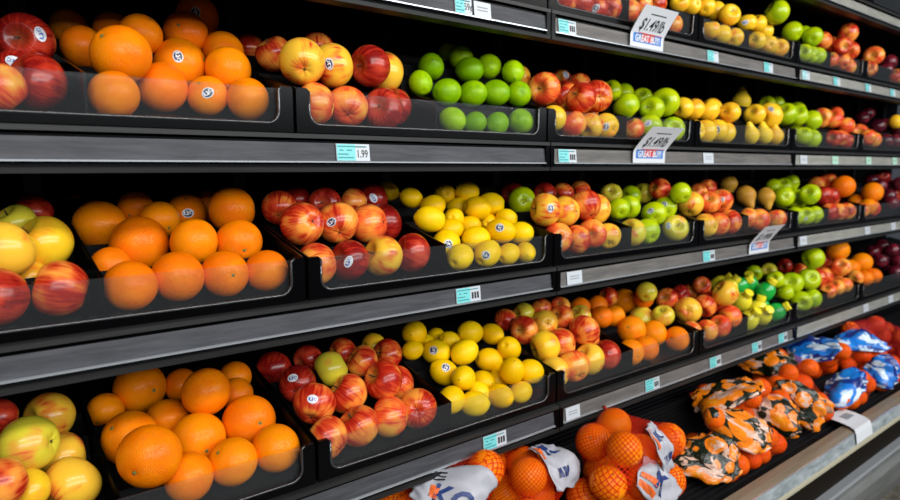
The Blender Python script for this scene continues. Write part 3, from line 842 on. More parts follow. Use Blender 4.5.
  (3.0,'D',0,2.9851,0.0289,-0.3922,0.0290),
  (1.6,'D',0,3.0150,0.0434,-0.4846,0.0290),
  (1.6,'D',0,3.0005,0.0051,-0.4461,0.0290),
  (3.0,'D',0,2.9624,0.1025,-0.4074,0.0290),
  (1.0,'D',0,2.9678,0.0051,-0.4918,0.0290),
 ],
}
# bags: kind, mark, fruit, labels
BAGS = [
  ('net', 'A', [(0.2528, -0.015, -0.6697, 0.0377), (0.3502, -0.0822, -0.6166, 0.0374), (0.1969, 0.0306, -0.6807, 0.0378), (0.1811, -0.0417, -0.7143, 0.0403), (0.2724, 0.0597, -0.6889, 0.04), (0.3111, -0.0447, -0.7151, 0.0399), (0.2447, -0.0925, -0.7274, 0.0399)], [(0.2466, -0.0729, -0.6355, 0.647, -0.594, -0.478, 0.075, 0.045)]),
  ('net', 'B', [(0.5035, -0.0355, -0.6694, 0.0374), (0.5027, -0.0795, -0.7233, 0.0403), (0.5542, -0.0979, -0.6716, 0.0401), (0.4403, -0.0425, -0.7155, 0.039), (0.4452, 0.0112, -0.6701, 0.0381), (0.5181, 0.0388, -0.6938, 0.0402), (0.4321, -0.1207, -0.7349, 0.0391), (0.5704, -0.0254, -0.71, 0.0401), (0.4541, -0.0999, -0.6586, 0.04)], [(0.5329, -0.1346, -0.6141, -0.232, 0.024, -0.972, 0.055, 0.032)]),
  ('net', 'B', [(0.6482, -0.1169, -0.6299, 0.0409), (0.6407, -0.2049, -0.6137, 0.0382), (0.6705, -0.1192, -0.7046, 0.0382), (0.7312, -0.1097, -0.615, 0.0403), (0.8246, -0.1954, -0.6464, 0.039), (0.7461, -0.1062, -0.7244, 0.0399), (0.8077, -0.1501, -0.7117, 0.0397), (0.5978, -0.1977, -0.6813, 0.0392), (0.7445, -0.1753, -0.6603, 0.0416)], [(0.7365, -0.2305, -0.6288, 0.278, -0.369, -0.887, 0.065, 0.027)]),
  ('net', 'C', [(0.7863, -0.2223, -0.724, 0.0397), (0.5977, -0.1315, -0.7385, 0.0382), (0.6523, -0.1855, -0.7512, 0.039), (0.7181, -0.2218, -0.759, 0.0402), (0.728, -0.1655, -0.7478, 0.0374), (0.6791, -0.2247, -0.6896, 0.0373)], [(0.6981, -0.2543, -0.7008, 0.578, -0.559, -0.595, 0.068, 0.048)]),
  ('print', '', [(0.9887, -0.2098, -0.768, 0.0286), (0.956, -0.1668, -0.7582, 0.0276), (1.038, -0.233, -0.7734, 0.029), (1.0908, -0.2338, -0.7731, 0.0282), (1.0624, -0.1269, -0.7477, 0.0287), (1.023, -0.2128, -0.7195, 0.0273), (1.0358, -0.1755, -0.761, 0.0271), (1.0024, -0.1314, -0.7498, 0.0277), (1.0919, -0.1763, -0.7613, 0.0269)], [(0.9944, -0.2137, -0.7216, 0.739, -0.629, -0.241, 0.085, 0.07)]),
  ('print', '', [(1.207, -0.2353, -0.7762, 0.0267), (1.1567, -0.235, -0.7759, 0.027), (1.2989, -0.2337, -0.7742, 0.0283), (1.0446, -0.1897, -0.65, 0.027), (1.2511, -0.2353, -0.7421, 0.0267), (1.1762, -0.1339, -0.7498, 0.0278), (1.2679, -0.1845, -0.7631, 0.0272), (1.2248, -0.1862, -0.7232, 0.0291), (1.1836, -0.1866, -0.7639, 0.0269)], [(1.164, -0.2304, -0.7061, 0.68, -0.61, -0.407, 0.075, 0.05)]),
  ('print', '', [(1.2191, -0.0926, -0.7144, 0.0308), (1.3051, -0.1551, -0.6669, 0.0289), (1.4076, -0.1334, -0.6652, 0.0286), (1.2966, -0.0841, -0.7343, 0.031), (1.3536, -0.1127, -0.7428, 0.03), (1.3523, -0.0511, -0.7261, 0.0312), (1.3495, 0.0109, -0.7121, 0.0296), (1.2949, -0.0209, -0.7189, 0.0309), (1.4057, -0.0173, -0.7184, 0.0303)], [(1.2724, -0.0773, -0.6332, 0.785, -0.601, 0.147, 0.09, 0.05)]),
  ('print', '', [(1.6, -0.1737, -0.6833, 0.0292), (1.6411, -0.2219, -0.7685, 0.031), (1.5938, -0.1864, -0.7596, 0.0311), (1.5681, -0.1422, -0.6504, 0.0287), (1.5216, -0.1958, -0.7041, 0.0311), (1.514, -0.134, -0.6822, 0.0311), (1.5727, -0.2317, -0.719, 0.0303), (1.5942, -0.1245, -0.7473, 0.0286), (1.5339, -0.212, -0.7668, 0.0309)], [(1.5258, -0.2079, -0.7153, 0.647, -0.594, -0.478, 0.09, 0.05)]),
  ('print', '', [(1.4198, -0.0853, -0.7355, 0.0299), (1.4284, -0.2043, -0.7666, 0.0286), (1.4768, -0.1718, -0.7585, 0.0286), (1.454, -0.1695, -0.7029, 0.0301), (1.4726, -0.0541, -0.7284, 0.0298), (1.5286, -0.0822, -0.7338, 0.0308), (1.4209, -0.1459, -0.7504, 0.0301), (1.4743, -0.1131, -0.7435, 0.0289), (1.5285, -0.1423, -0.7502, 0.0295)], [(1.4229, -0.1584, -0.7369, 0.726, -0.626, -0.285, 0.08, 0.05)]),
  ('print', '', [(1.748, -0.1308, -0.6727, 0.0304), (1.7365, -0.0604, -0.6781, 0.0285), (1.743, -0.0145, -0.7184, 0.0293), (1.7033, -0.062, -0.7296, 0.03), (1.6751, -0.0511, -0.6751, 0.0298), (1.7155, -0.0041, -0.6624, 0.0304), (1.805, -0.0229, -0.72, 0.0298), (1.6654, 0.0315, -0.6719, 0.0287), (1.6827, -0.0049, -0.7162, 0.0292), (1.7184, 0.0457, -0.7026, 0.0308), (1.7767, -0.0156, -0.6663, 0.0295), (1.7813, 0.0339, -0.705, 0.0306), (1.7663, -0.0726, -0.731, 0.0312)], [(1.6687, -0.031, -0.6471, 0.68, -0.61, -0.407, 0.08, 0.05)]),
  ('blue', '', [(1.9363, -0.1169, -0.6809, 0.031), (1.9258, -0.1615, -0.6404, 0.029), (2.0411, -0.0809, -0.7332, 0.0303), (1.9882, -0.0469, -0.7264, 0.0294), (1.9375, -0.012, -0.7178, 0.0293), (1.9516, -0.0561, -0.678, 0.0286), (1.9337, -0.0724, -0.7341, 0.0286), (2.0022, 0.0125, -0.7106, 0.0311), (2.0104, -0.0371, -0.6683, 0.0307), (1.9597, 0.0037, -0.6627, 0.0307), (1.9973, -0.0971, -0.6894, 0.0307), (1.8913, -0.0484, -0.6943, 0.0311)], [(1.8783, -0.0437, -0.6253, 0.664, -0.602, -0.443, 0.09, 0.05)]),
  ('blue', '', [(1.7466, -0.2313, -0.7543, 0.0307), (1.8901, -0.2327, -0.7729, 0.0293), (1.9145, -0.231, -0.7193, 0.031), (1.9621, -0.2324, -0.7456, 0.0296), (1.9238, -0.1815, -0.7593, 0.0301), (1.8502, -0.2277, -0.7159, 0.0309), (1.8597, -0.1796, -0.7592, 0.0304), (1.8279, -0.2327, -0.7729, 0.0293)], [(1.8051, -0.2203, -0.6922, 0.739, -0.629, -0.241, 0.075, 0.06)]),
  ('blue', '', [(2.1515, -0.0969, -0.6839, 0.0291), (2.173, -0.1498, -0.7058, 0.0293), (2.2312, -0.1741, -0.6979, 0.0311), (2.2351, -0.0599, -0.7302, 0.0289), (2.2574, -0.1442, -0.7495, 0.0306), (2.1992, -0.1262, -0.6547, 0.0303), (2.1728, -0.0588, -0.7288, 0.03), (2.2447, -0.1114, -0.6969, 0.0311), (2.1425, -0.1108, -0.7432, 0.0292), (2.2046, -0.0663, -0.6762, 0.0299), (2.2034, -0.1115, -0.7431, 0.0289)], [(2.1672, -0.1356, -0.6401, 0.664, -0.602, -0.443, 0.11, 0.045)]),
  ('blue', '', [(2.1981, -0.1813, -0.7615, 0.0287), (2.1977, -0.233, -0.7193, 0.029), (2.1341, -0.1798, -0.7585, 0.0309), (2.1042, -0.2328, -0.7736, 0.0292), (2.2294, -0.2324, -0.7732, 0.0296), (2.1664, -0.2317, -0.7716, 0.0303), (2.1344, -0.2312, -0.7173, 0.0308)], [(2.1199, -0.2417, -0.7341, 0.696, -0.616, -0.368, 0.08, 0.045)]),
  ('red', '', [(2.3472, -0.1274, -0.6197, 0.0341), (2.3122, -0.1042, -0.6671, 0.0325), (2.2703, -0.0669, -0.6413, 0.0339), (2.4149, -0.0549, -0.6661, 0.0338), (2.4479, -0.0646, -0.727, 0.0331), (2.4166, -0.0053, -0.7142, 0.0317), (2.4838, -0.0069, -0.7132, 0.0332), (2.4472, -0.1172, -0.6799, 0.0341), (2.4844, -0.0598, -0.6695, 0.0323), (2.3777, -0.0591, -0.726, 0.0333)], []),
  ('red', '', [(2.6012, -0.1473, -0.6965, 0.0296), (2.5663, -0.095, -0.6802, 0.0316), (2.5995, -0.1742, -0.756, 0.032), (2.537, -0.1571, -0.6957, 0.0314), (2.6293, -0.1173, -0.7444, 0.0298), (2.5646, -0.1189, -0.7415, 0.0322), (2.5314, -0.0644, -0.7291, 0.0318), (2.5976, -0.0636, -0.7296, 0.0309), (2.5344, -0.1727, -0.7586, 0.0295)], []),
  ('red', '', [(2.4779, -0.1314, -0.7478, 0.0295), (2.4078, -0.2301, -0.7696, 0.0319), (2.4421, -0.2258, -0.713, 0.032), (2.3714, -0.1773, -0.7582, 0.0302), (2.3748, -0.224, -0.7134, 0.0316), (2.4405, -0.1783, -0.758, 0.0306), (2.4743, -0.2308, -0.7705, 0.0312), (2.4061, -0.127, -0.744, 0.0318), (2.3428, -0.2317, -0.7724, 0.0303)], []),
]

# ------------------------------------------------------------------ the store round the case
def structure(name, bm, m):
    o = bm_obj(name, bm, m); o['kind'] = 'structure'; return o
X_MIN, X_MAX = -1.83, 4.27
bm = bmesh.new(); box(bm, -4, 7, -5, 1.2, -1.19, -1.13); structure('floor', bm, FLOOR)
bm = bmesh.new(); box(bm, X_MIN, X_MAX, .452, .50, -1.13, 1.0); structure('wall_back', bm, BLACK_MATTE)
ux = -.73; k = 1
while ux < 4.2:
    bm = bmesh.new(); box(bm, ux - .014, ux + .014, .436, .452, -.9, .95)
    structure('trim_%d' % k, bm, simple('upright_steel', (.03, .03, .03), .4, .5) if k == 1 else bpy.data.materials['upright_steel'])
    ux += .395; k += 1

# ------------------------------------------------------------------ shelves
SZ = {0: .575, 1: .288, 2: 0., 3: -.282, 4: -.602}
SY = {0: .005, 1: .005, 2: 0., 3: -.027, 4: -.045}
W = .61; TOP = .0465; T = math.tan(math.radians(13))
LEVEL = {0: 'topmost', 1: 'first full', 2: 'second', 3: 'third', 4: 'fourth'}
SECT = {-1: 'first', 0: 'second', 1: 'third', 2: 'fourth', 3: 'fifth'}
def make_shelf(s, i):
    x0 = -.61 + 1.22 * i + .002; x1 = x0 + 1.216
    y, z = SY[s], SZ[s]
    dz = .002 if i >= 2 else 0.0
    root = empty('display_shelf', (0, 0, 0), 'black steel shelf with price rail, %s shelf down, %s section from the left' % (LEVEL[s], SECT[i + 1 - 1]), 'shelf', 'shelves of the produce display')
    root.location = (x0, y, z)
    def part(name, prof, m, bev=0.0, xa=0.0, xb=1.216):
        bm = bmesh.new(); extrude_yz(bm, prof, xa, xb)
        return bm_obj(name, bm, m, root, bevel=bev)
    D_ = .435 - y
    part('shelf_pan', [(.008, TOP - .004), (D_, TOP - .004 + T * (D_ - .008)), (D_, -.004 + T * (D_ - .05)), (.05, -.010), (.008, -.010)], BLACK_MATTE)
    part('top_rail', [(-.002, .0395), (-.002, .0465), (.001, .0475), (.03, .0495), (.03, .036), (.006, .036), (.006, .0395)], RAIL, .0006)
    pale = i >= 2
    part('price_channel', [(.001, .0015), (.0045, .0325), (.008, .0325), (.008, .0015)], CHANNEL_PALE if (pale or s == 0) else (CHANNEL_SHEEN if i == 1 else CHANNEL), 0, .012, 1.204)
    part('channel_lip', [(-.003, -.0008), (-.003, .0015), (.001, .0022), (.008, .0022), (.008, -.0008)], LIP, .0003, .012, 1.204)
    part('channel_backing', [(.006, .0325), (.006, .0395), (.0085, .0395), (.0085, .0325)], BLACK)
    part('lower_rail', [(-.002, -.0165), (-.003, -.0095), (.0, -.008), (.03, -.008), (.03, -.0165)], RAIL, .0006)
    for xx in (.0, 1.204):
        bm = bmesh.new(); box(bm, xx, xx + .012, -.001, .02, -.0085, .040)
        bm_obj('end_bracket', bm, BLACK, root, bevel=.0008)
    return root
for s in range(5):
    for i in range(-1, 4):
        make_shelf(s, i)

# ------------------------------------------------------------------ trays
def make_tray(s, t):
    x0 = t * W + .003; w = W - .006
    y0 = SY[s] + .010; z0 = SZ[s] + TOP + .0028
    ordn = ['first', 'second', 'third', 'fourth', 'fifth', 'sixth', 'seventh'][t + 1]
    root = empty('produce_tray', (x0, y0, z0), 'black produce tray with clear front, %s from the left on the %s shelf' % (ordn, LEVEL[s]), 'tray', 'black produce trays')
    H = .0735; Dp = .40; sl = T
    bm = bmesh.new()
    def slab(xa, xb, ya, yb, za, zb):       # a box sheared along the tray's slope
        hexa(bm, [(xa, ya, za + sl * ya), (xb, ya, za + sl * ya), (xb, yb, za + sl * yb), (xa, yb, za + sl * yb),
                  (xa, ya, zb + sl * ya), (xb, ya, zb + sl * ya), (xb, yb, zb + sl * yb), (xa, yb, zb + sl * yb)])
    slab(0, w, .006, Dp, 0, .0020)
    slab(0, .003, .006, Dp, .0020, H); slab(w - .003, w, .006, Dp, .0020, H)
    slab(.003, w - .003, Dp - .003, Dp, .0020, H)
    bm_obj('tray_body', bm, BLACK, root)
    # front frame with its rounded cut-out
    post = .024; base = .014; r = .02
    out = [(w, 0), (w, H - .006), (w - .004, H), (w - post + .006, H), (w - post, H - .005)]
    for k in range(9):
        a = k / 8 * PI / 2
        out.append((w - post - r + r * math.cos(a), base + r - r * math.sin(a)))
    for k in range(9):
        a = k / 8 * PI / 2
        out.append((post + r - r * math.sin(a), base + r - r * math.cos(a)))
    out += [(post, H - .005), (post - .006, H), (.004, H), (0, H - .006), (0, 0)]
    half = sorted({0.0: H - .005, .002: H, post - .005: H, post: H - .004}.items())
    for k in range(1, 10):
        q = k / 9; xx = post + r * (1 - math.cos(q * PI / 2)) + .0002; half.append((xx, base + r - r * math.sin(q * PI / 2)))
    cols_ = half + [(w - x, z) for x, z in reversed(half)]
    bm = bmesh.new(); q_ = [[bm.verts.new((x, y, z)) for y in (0, .0075) for z in (0, zt)] for x, zt in cols_]
    for A, B in zip(q_, q_[1:]):
        bm.faces.new([A[0], B[0], B[1], A[1]]); bm.faces.new([A[2], A[3], B[3], B[2]]); bm.faces.new([A[1], B[1], B[3], A[3]]); bm.faces.new([A[0], A[2], B[2], B[0]])
    bm.faces.new([q_[0][0], q_[0][1], q_[0][3], q_[0][2]]); bm.faces.new([q_[-1][0], q_[-1][2], q_[-1][3], q_[-1][1]])
    bm_obj('front_frame', bm, BLACK, root)
    bm = bmesh.new()
    tube(bm, [(x, .0012, z) for x, z in out[3:-4]], .0022, 8)
    bm_obj('frame_bead', bm, BEAD, root, smooth=True)
    bm = bmesh.new(); box(bm, post - .012, w - post + .012, .0078, .0100, base - .006, H - .003)
    bm_obj('clear_front', bm, ACRYLIC, root)
    # divider plate between the two compartments
    bm = bmesh.new()
    xm = w / 2
    hexa(bm, [(xm - .0015, .0105, .004), (xm + .0015, .0105, .004), (xm + .0015, Dp - .004, .004 + sl * Dp), (xm - .0015, Dp - .004, .004 + sl * Dp),
              (xm - .0015, .0105, H - .002), (xm + .0015, .0105, H - .002), (xm + .0015, Dp - .004, H - .002 + sl * Dp), (xm - .0015, Dp - .004, H - .002 + sl * Dp)])
    bm_obj('divider', bm, BLACK, root)
    # stepped riser under each heap, so that the upper fruit has something to rest on
    for h in (0, 1):
        fr = FRUIT.get((s, t, h), [])
        if not fr: continue
        ys = [.014 + .004 * k for k in range(94)]; hs = []
        for y_ in ys:
            lo = [e[5] - math.sqrt(e[6] ** 2 * 1.12 - (e[4] - y0 - y_) ** 2) for e in fr if abs(e[4] - y0 - y_) < e[6]]
            hs.append(min(lo) - z0 - .0015 if lo else None)
        last = max(k for k, v in enumerate(hs) if v is not None)
        ff = min(fr, key=lambda e: e[4]); ylim = ff[4] - y0 + .9 * ff[6]      # nothing under or before the front row
        hs = [0.0 if y_ < ylim else v for y_, v in zip(ys, hs)]
        for k in range(len(hs)):
            if hs[k] is None: hs[k] = (hs[k - 1] if k and hs[k - 1] is not None else .0) if k > last or k == 0 else min(hs[k - 1] or 0, next(v for v in hs[k:] if v is not None))
        top = [(y_, max(v, .0036 + sl * y_)) for y_, v in zip(ys, hs)]
        first = next((k for k, (y_, v) in enumerate(top) if v > .006 + sl * y_), None)
        if first is None: continue
        top = top[max(0, first - 1):]
        bm = bmesh.new(); xa = .004 + h * w / 2; xb = xa + w / 2 - .008
        extrude_yz(bm, [(top[0][0], .0034 + sl * top[0][0])] + top + [(top[-1][0], .0034 + sl * top[-1][0])], xa, xb)
        bm_obj('riser', bm, BLACK_MATTE, root)
    return root
for s in (1, 2, 3, 4):
    for t in range(-1, 5):
        make_tray(s, t)
for t in (3, 4): make_tray(0, t)

# ------------------------------------------------------------------ fruit shapes (unit size, stem along +Z)
def shape_fn(kind, seed=0):
    rr = random.Random(seed); ph = rr.uniform(0, 6); am = rr.uniform(.01, .03)
    if kind == 'orange':
        def f(th, p):
            k = 1 + .012 * math.sin(2 * p + ph)
            rho = math.sin(th) * k; z = math.cos(th) * .965
            z -= .05 * math.exp(-(th / .16) ** 2) - .015 * math.exp(-((PI - th) / .2) ** 2)
            g = 1 - .012 * math.exp(-((th - .25) / .18) ** 2) * (1 + math.cos(10 * p)) * .5
            return Vector((rho * math.cos(p) * g, rho * math.sin(p) * g, z))
    elif kind == 'apple':
        def f(th, p):
            lobe = 1 + am * math.sin(2 * p + ph) + .022 * math.cos(5 * p) * max(0, -math.cos(th)) ** 1.5
            rho = (math.sin(th) ** .92) * (1 + .07 * math.cos(th)) * lobe * .985
            z = math.cos(th) * .90 - .03
            z -= .34 * math.exp(-(th / .33) ** 2)
            z += .17 * math.exp(-((PI - th) / .30) ** 2) * (1 + .12 * math.cos(5 * p))
            return Vector((rho * math.cos(p), rho * math.sin(p), z))
    elif kind in ('lemon', 'lime'):
        L_ = 1.10 if kind == 'lemon' else 1.04
        nip = .17 if kind == 'lemon' else .07
        def f(th, p):
            rho = .90 * math.sin(th) ** 1.02 * (1 + .015 * math.sin(3 * p + ph))
            z = L_ * math.cos(th) + nip * math.exp(-((PI - th) / .22) ** 2) + .05 * math.exp(-(th / .2) ** 2)
            return Vector((rho * math.cos(p), rho * math.sin(p), z))
    elif kind == 'pear':
        def f(th, p):
            z = math.cos(th)
            zz = z * 1.35 + .25
            base_ = math.sin(th)
            neck = 1 - .48 / (1 + math.exp(-(z - .25) * 7))
            bend = .10 * max(0, z) ** 2
            return Vector((base_ * neck * math.cos(p) + bend, base_ * neck * math.sin(p), zz - .10 * math.exp(-((PI - th) / .25) ** 2) * -1))
    else:
        def f(th, p):
            rho = math.sin(th) * (1 - .05 * math.exp(-(math.atan2(math.sin(p), math.cos(p)) / .15) ** 2))
            z = math.cos(th) * 1.06 - .10 * math.exp(-(th / .25) ** 2)
            return Vector((rho * math.cos(p), rho * math.sin(p), z))
    return f
def shape_mesh(kind, fn, nu=40, nv=26):
    bm = bmesh.new(); rows = []
    for j in range(1, nv):
        th = PI * j / nv
        rows.append([bm.verts.new(fn(th, 2 * PI * i / nu)) for i in range(nu)])
    a = bm.verts.new(fn(0.0001, 0)); b = bm.verts.new(fn(PI - .0001, 0))
    a.co.x = a.co.y = b.co.x = b.co.y = 0 if kind != 'pear' else 0
    if kind == 'pear': a.co.x = .10
    for i in range(nu):
        bm.faces.new([a, rows[0][i], rows[0][(i + 1) % nu]]); bm.faces.new([b, rows[-1][(i + 1) % nu], rows[-1][i]])
        for j in range(len(rows) - 1):
            bm.faces.new([rows[j][i], rows[j + 1][i], rows[j + 1][(i + 1) % nu], rows[j][(i + 1) % nu]])
    bmesh.ops.recalc_face_normals(bm, faces=bm.faces)
    me = bpy.data.meshes.new(kind); bm.to_mesh(me); bm.free()
    for p in me.polygons: p.use_smooth = True
    return me
def stem_mesh(kind):
    bm = bmesh.new()
    if kind == 'apple':
        tube(bm, [(0, 0, .50), (.01, 0, .62), (.03, .01, .74), (.07, .02, .86)], .035, 7)
    elif kind == 'pear':
        tube(bm, [(.10, 0, 1.55), (.12, 0, 1.68), (.17, .02, 1.82), (.2, .04, 1.92)], .045, 7)
    elif kind == 'plum':
        tube(bm, [(0, 0, .94), (.01, 0, 1.02), (.03, .01, 1.08)], .03, 6)
    else:
        z = {'orange': .915, 'lemon': 1.145, 'lime': 1.085}[kind]
        k = {'orange': .085, 'lemon': .055, 'lime': .06}[kind]
        for a in range(5):
            v = [(0, 0, z + .025)] + [(k * (1.25 if q == 1 else .8) * math.cos(a * 1.2566 + (q - 1) * .5), k * (1.25 if q == 1 else .8) * math.sin(a * 1.2566 + (q - 1) * .5), z + .008) for q in range(3)]
            vs = [bm.verts.new(c) for c in v]; bm.faces.new(vs)
        tube(bm, [(0, 0, z), (0, 0, z + .035)], k * .5, 8)
    bmesh.ops.recalc_face_normals(bm, faces=bm.faces)
    me = bpy.data.meshes.new('stem'); bm.to_mesh(me); bm.free()
    me.materials.append(STEMM if kind in ('apple', 'pear', 'plum') else STEM_G)
    for p in me.polygons: p.use_smooth = True
    return me
def calyx_mesh():
    bm = bmesh.new(); rnd = random.Random(3)
    for a in range(5):
        t0 = a * 2 * PI / 5
        p = [(.02 * math.cos(t0 - .9), .02 * math.sin(t0 - .9), -.765), (.02 * math.cos(t0 + .9), .02 * math.sin(t0 + .9), -.765),
             (.085 * math.cos(t0 + .2), .085 * math.sin(t0 + .2), -.80)]
        q = [(x, y, z - .02) for x, y, z in p]
        A = [bm.verts.new(c) for c in p]; B = [bm.verts.new(c) for c in q]
        bm.faces.new(A); bm.faces.new(B[::-1])
        for k in range(3): bm.faces.new([A[k], A[(k + 1) % 3], B[(k + 1) % 3], B[k]])
    bmesh.ops.recalc_face_normals(bm, faces=bm.faces)
    me = bpy.data.meshes.new('calyx'); bm.to_mesh(me); bm.free(); me.materials.append(CALYX)
    return me
KIND = {'O': 'orange', 'N': 'orange', 'T': 'orange', 'A': 'apple', 'R': 'apple', 'Y': 'apple', 'P': 'apple', 'G': 'apple', 'Z': 'apple', 'K': 'apple', 'L': 'lemon', 'M': 'lime', 'B': 'pear', 'W': 'pear', 'D': 'plum'}
MESH = {}; FN = {}
for c_, k_ in KIND.items():
    for var in range(2):
        fn = shape_fn(k_, var + ord(c_)); FN[c_, var] = fn
        me = shape_mesh(k_, fn); me.materials.append(MATS[c_]); MESH[c_, var] = me
STEM = {k_: stem_mesh(k_) for k_ in ('apple', 'orange', 'lemon', 'lime', 'pear', 'plum')}
CAL = calyx_mesh()
def sticker_mesh(fn, local_dir, size, m):
    """A disc of film laid on the skin near local_dir (size in units of the fruit's radius)."""
    d = local_dir.normalized()
    th0 = min(max(math.acos(max(-1, min(1, d.z))), .75), PI - .75); p0 = math.atan2(d.y, d.x)
    bm = bmesh.new(); uvl = bm.loops.layers.uv.new()
    def pt(r, a):
        th = th0 + size * r * math.cos(a); p = p0 + size * 1.2 * r * math.sin(a) / math.sin(th0)
        return fn(th, p) * 1.012
    c = bm.verts.new(pt(0, 0)); R1 = [bm.verts.new(pt(.5, a * PI / 8)) for a in range(16)]; R2 = [bm.verts.new(pt(1, a * PI / 8)) for a in range(16)]
    uv = {c: (.5, .5)}
    for a in range(16):
        uv[R1[a]] = (.5 + .25 * math.sin(a * PI / 8), .5 + .25 * math.cos(a * PI / 8)); uv[R2[a]] = (.5 + .5 * math.sin(a * PI / 8), .5 + .5 * math.cos(a * PI / 8))
    for a in range(16):
        b_ = (a + 1) % 16
        bm.faces.new([c, R1[a], R1[b_]]); bm.faces.new([R1[a], R2[a], R2[b_], R1[b_]])
    for f in bm.faces:
        f.smooth = True
        for l in f.loops: l[uvl].uv = uv[l.vert]
    me = bpy.data.meshes.new('sticker'); bm.to_mesh(me); bm.free(); me.materials.append(m)
    return me
FACING = {}   # (bin key, index) -> wanted world direction of the stem
def place_fruit(code, loc, r, sticker, rng, axis=None):
    k = KIND[code]; var = rng.randrange(2)
    o = bpy.data.objects.new(k if k != 'orange' or code != 'T' else 'mandarin', MESH[code, var]); COL.objects.link(o)
    o.location = loc
    if axis is None:
        az = rng.uniform(0, 2 * PI)
        if k == 'apple':
            el = rng.gauss(.30, .40); az = rng.choice((3.1, 3.1, .9)) + rng.gauss(0, .55)
        elif k in ('lemon', 'lime'):
            el = rng.gauss(0, .35)
        elif k == 'pear':
            el = rng.gauss(1.2, .15)
            if code == 'B': el = rng.gauss(-1.0, .15); az = rng.gauss(-2.2, .4)
        else:
            el = math.asin(rng.uniform(-.5, 1))
        axis = Vector((math.cos(az) * math.cos(el), math.sin(az) * math.cos(el), math.sin(el)))
    q = Vector((0, 0, 1)).rotation_difference(axis) @ Quaternion((0, 0, 1), rng.uniform(0, 2 * PI))
    o.rotation_mode = 'QUATERNION'; o.rotation_quaternion = q
    sc_ = r
    sc_ = r * {'pear': .98, 'apple': 1.025, 'orange': 1.015, 'lemon': 1.06, 'lime': 1.06, 'plum': 1.08}[k]
    o.scale = (sc_, sc_, sc_)
    st = bpy.data.objects.new('stem', STEM[k]); COL.objects.link(st); st.parent = o
    if k == 'apple':
        ca = bpy.data.objects.new('calyx', CAL); COL.objects.link(ca); ca.parent = o
    if sticker:
        want = (CAM - Vector(loc)).normalized() + Vector((rng.uniform(-.35, .35), rng.uniform(-.2, .2), rng.uniform(-.1, .45)))
        loc_d = q.inverted() @ want
        sm = STICK_DARK if k in ('orange', 'lemon', 'lime') and code != 'T' else (STICK_WHITE if rng.random() < .7 else STICK_DARK)
        so = bpy.data.objects.new('sticker', sticker_mesh(FN[code, var], loc_d, .0086 / r, sm)); COL.objects.link(so); so.parent = o
        so['label'] = 'small printed fruit sticker'
    return o
ORD = ['first', 'second', 'third', 'fourth', 'fifth', 'sixth', 'seventh', 'eighth', 'ninth', 'tenth', 'eleventh', 'twelfth', 'thirteenth', 'fourteenth']
SHELFW = {1: 'top-shelf', 2: 'upper-shelf', 3: 'middle-shelf', 4: 'lower-shelf'}
BIN = {(1,1,0): 'cropped red apple', (1,1,1): 'blushed apple', (1,2,0): 'golden apple', (1,2,1): 'pale golden apple', (1,3,0): 'green apple', (1,3,1): 'red apple', (1,4,0): 'peachy apple', (1,4,1): 'dark plum',
       (2,-1,0): 'corner red apple', (2,-1,1): 'orange', (2,0,0): 'red apple', (2,0,1): 'lime', (2,1,0): 'orange-blushed apple', (2,1,1): 'green apple', (2,2,0): 'golden apple', (2,2,1): 'yellow pear', (2,3,0): 'far green apple', (2,3,1): 'far red apple', (2,4,0): 'peachy apple', (2,4,1): 'dark plum',
       (3,-1,0): 'corner blushed apple', (3,-1,1): 'orange', (3,0,0): 'red apple', (3,0,1): 'lemon', (3,1,0): 'blushed apple', (3,1,1): 'green apple', (3,2,0): 'orange-red apple', (3,2,1): 'brown pear', (3,3,0): 'far green apple', (3,3,1): 'far red apple', (3,4,0): 'far orange', (3,4,1): 'dark plum',
       (4,-1,0): 'corner yellow apple', (4,-1,1): 'orange', (4,0,0): 'red apple', (4,0,1): 'lemon', (4,1,0): 'blushed apple', (4,1,1): 'small orange', (4,2,0): 'mixed red apple', (4,2,1): 'juice bottle', (4,3,0): 'far green apple', (4,3,1): 'far red apple', (4,4,0): 'far orange', (4,4,1): 'dark plum'}
LOOK = {'O': 'bright orange', 'A': 'red-orange streaked apple', 'R': 'deep red apple', 'Y': 'yellow apple blushed red', 'P': 'orange-blushed apple', 'G': 'glossy green apple', 'Z': 'yellow-green apple', 'K': 'golden yellow apple',
        'L': 'yellow lemon', 'M': 'green lime', 'B': 'brown pear', 'W': 'yellow pear', 'D': 'dark plum', 'BY': 'yellow lemon-juice bottle', 'BG': 'green lime-juice bottle'}

def lathe(bm, prof, n=20):
    rings = [[bm.verts.new((r * math.cos(2 * PI * i / n), r * math.sin(2 * PI * i / n), z)) for i in range(n)] for r, z in prof]
    for a, b in zip(rings, rings[1:]):
        for i in range(n): bm.faces.new([a[i], a[(i + 1) % n], b[(i + 1) % n], b[i]])
    bm.faces.new(rings[0][::-1]); bm.faces.new(rings[-1])
def bottle_meshes(m):
    bm = bmesh.new(); lathe(bm, [(.55, -1.0), (.8, -.93), (.98, -.6), (1.0, -.1), (.93, .35), (.7, .72), (.42, .92), (.36, 1.05)], 24)
    bmesh.ops.recalc_face_normals(bm, faces=bm.faces)
    a = bpy.data.meshes.new('juice_bottle'); bm.to_mesh(a); bm.free(); a.materials.append(m)
    for p in a.polygons: p.use_smooth = True
    bm = bmesh.new(); lathe(bm, [(.50, 1.02), (.50, 1.5), (.44, 1.56), (.2, 1.58)], 24)
    bmesh.ops.recalc_face_normals(bm, faces=bm.faces)
    b = bpy.data.meshes.new('cap'); bm.to_mesh(b); bm.free(); b.materials.append(YELLOW_CAP)
    return a, b
BOT = {'BY': bottle_meshes(BOTTLE_Y), 'BG': bottle_meshes(BOTTLE_G)}
GRN = bottle_meshes(BOTTLE_G)[1]
rng = random.Random(5)
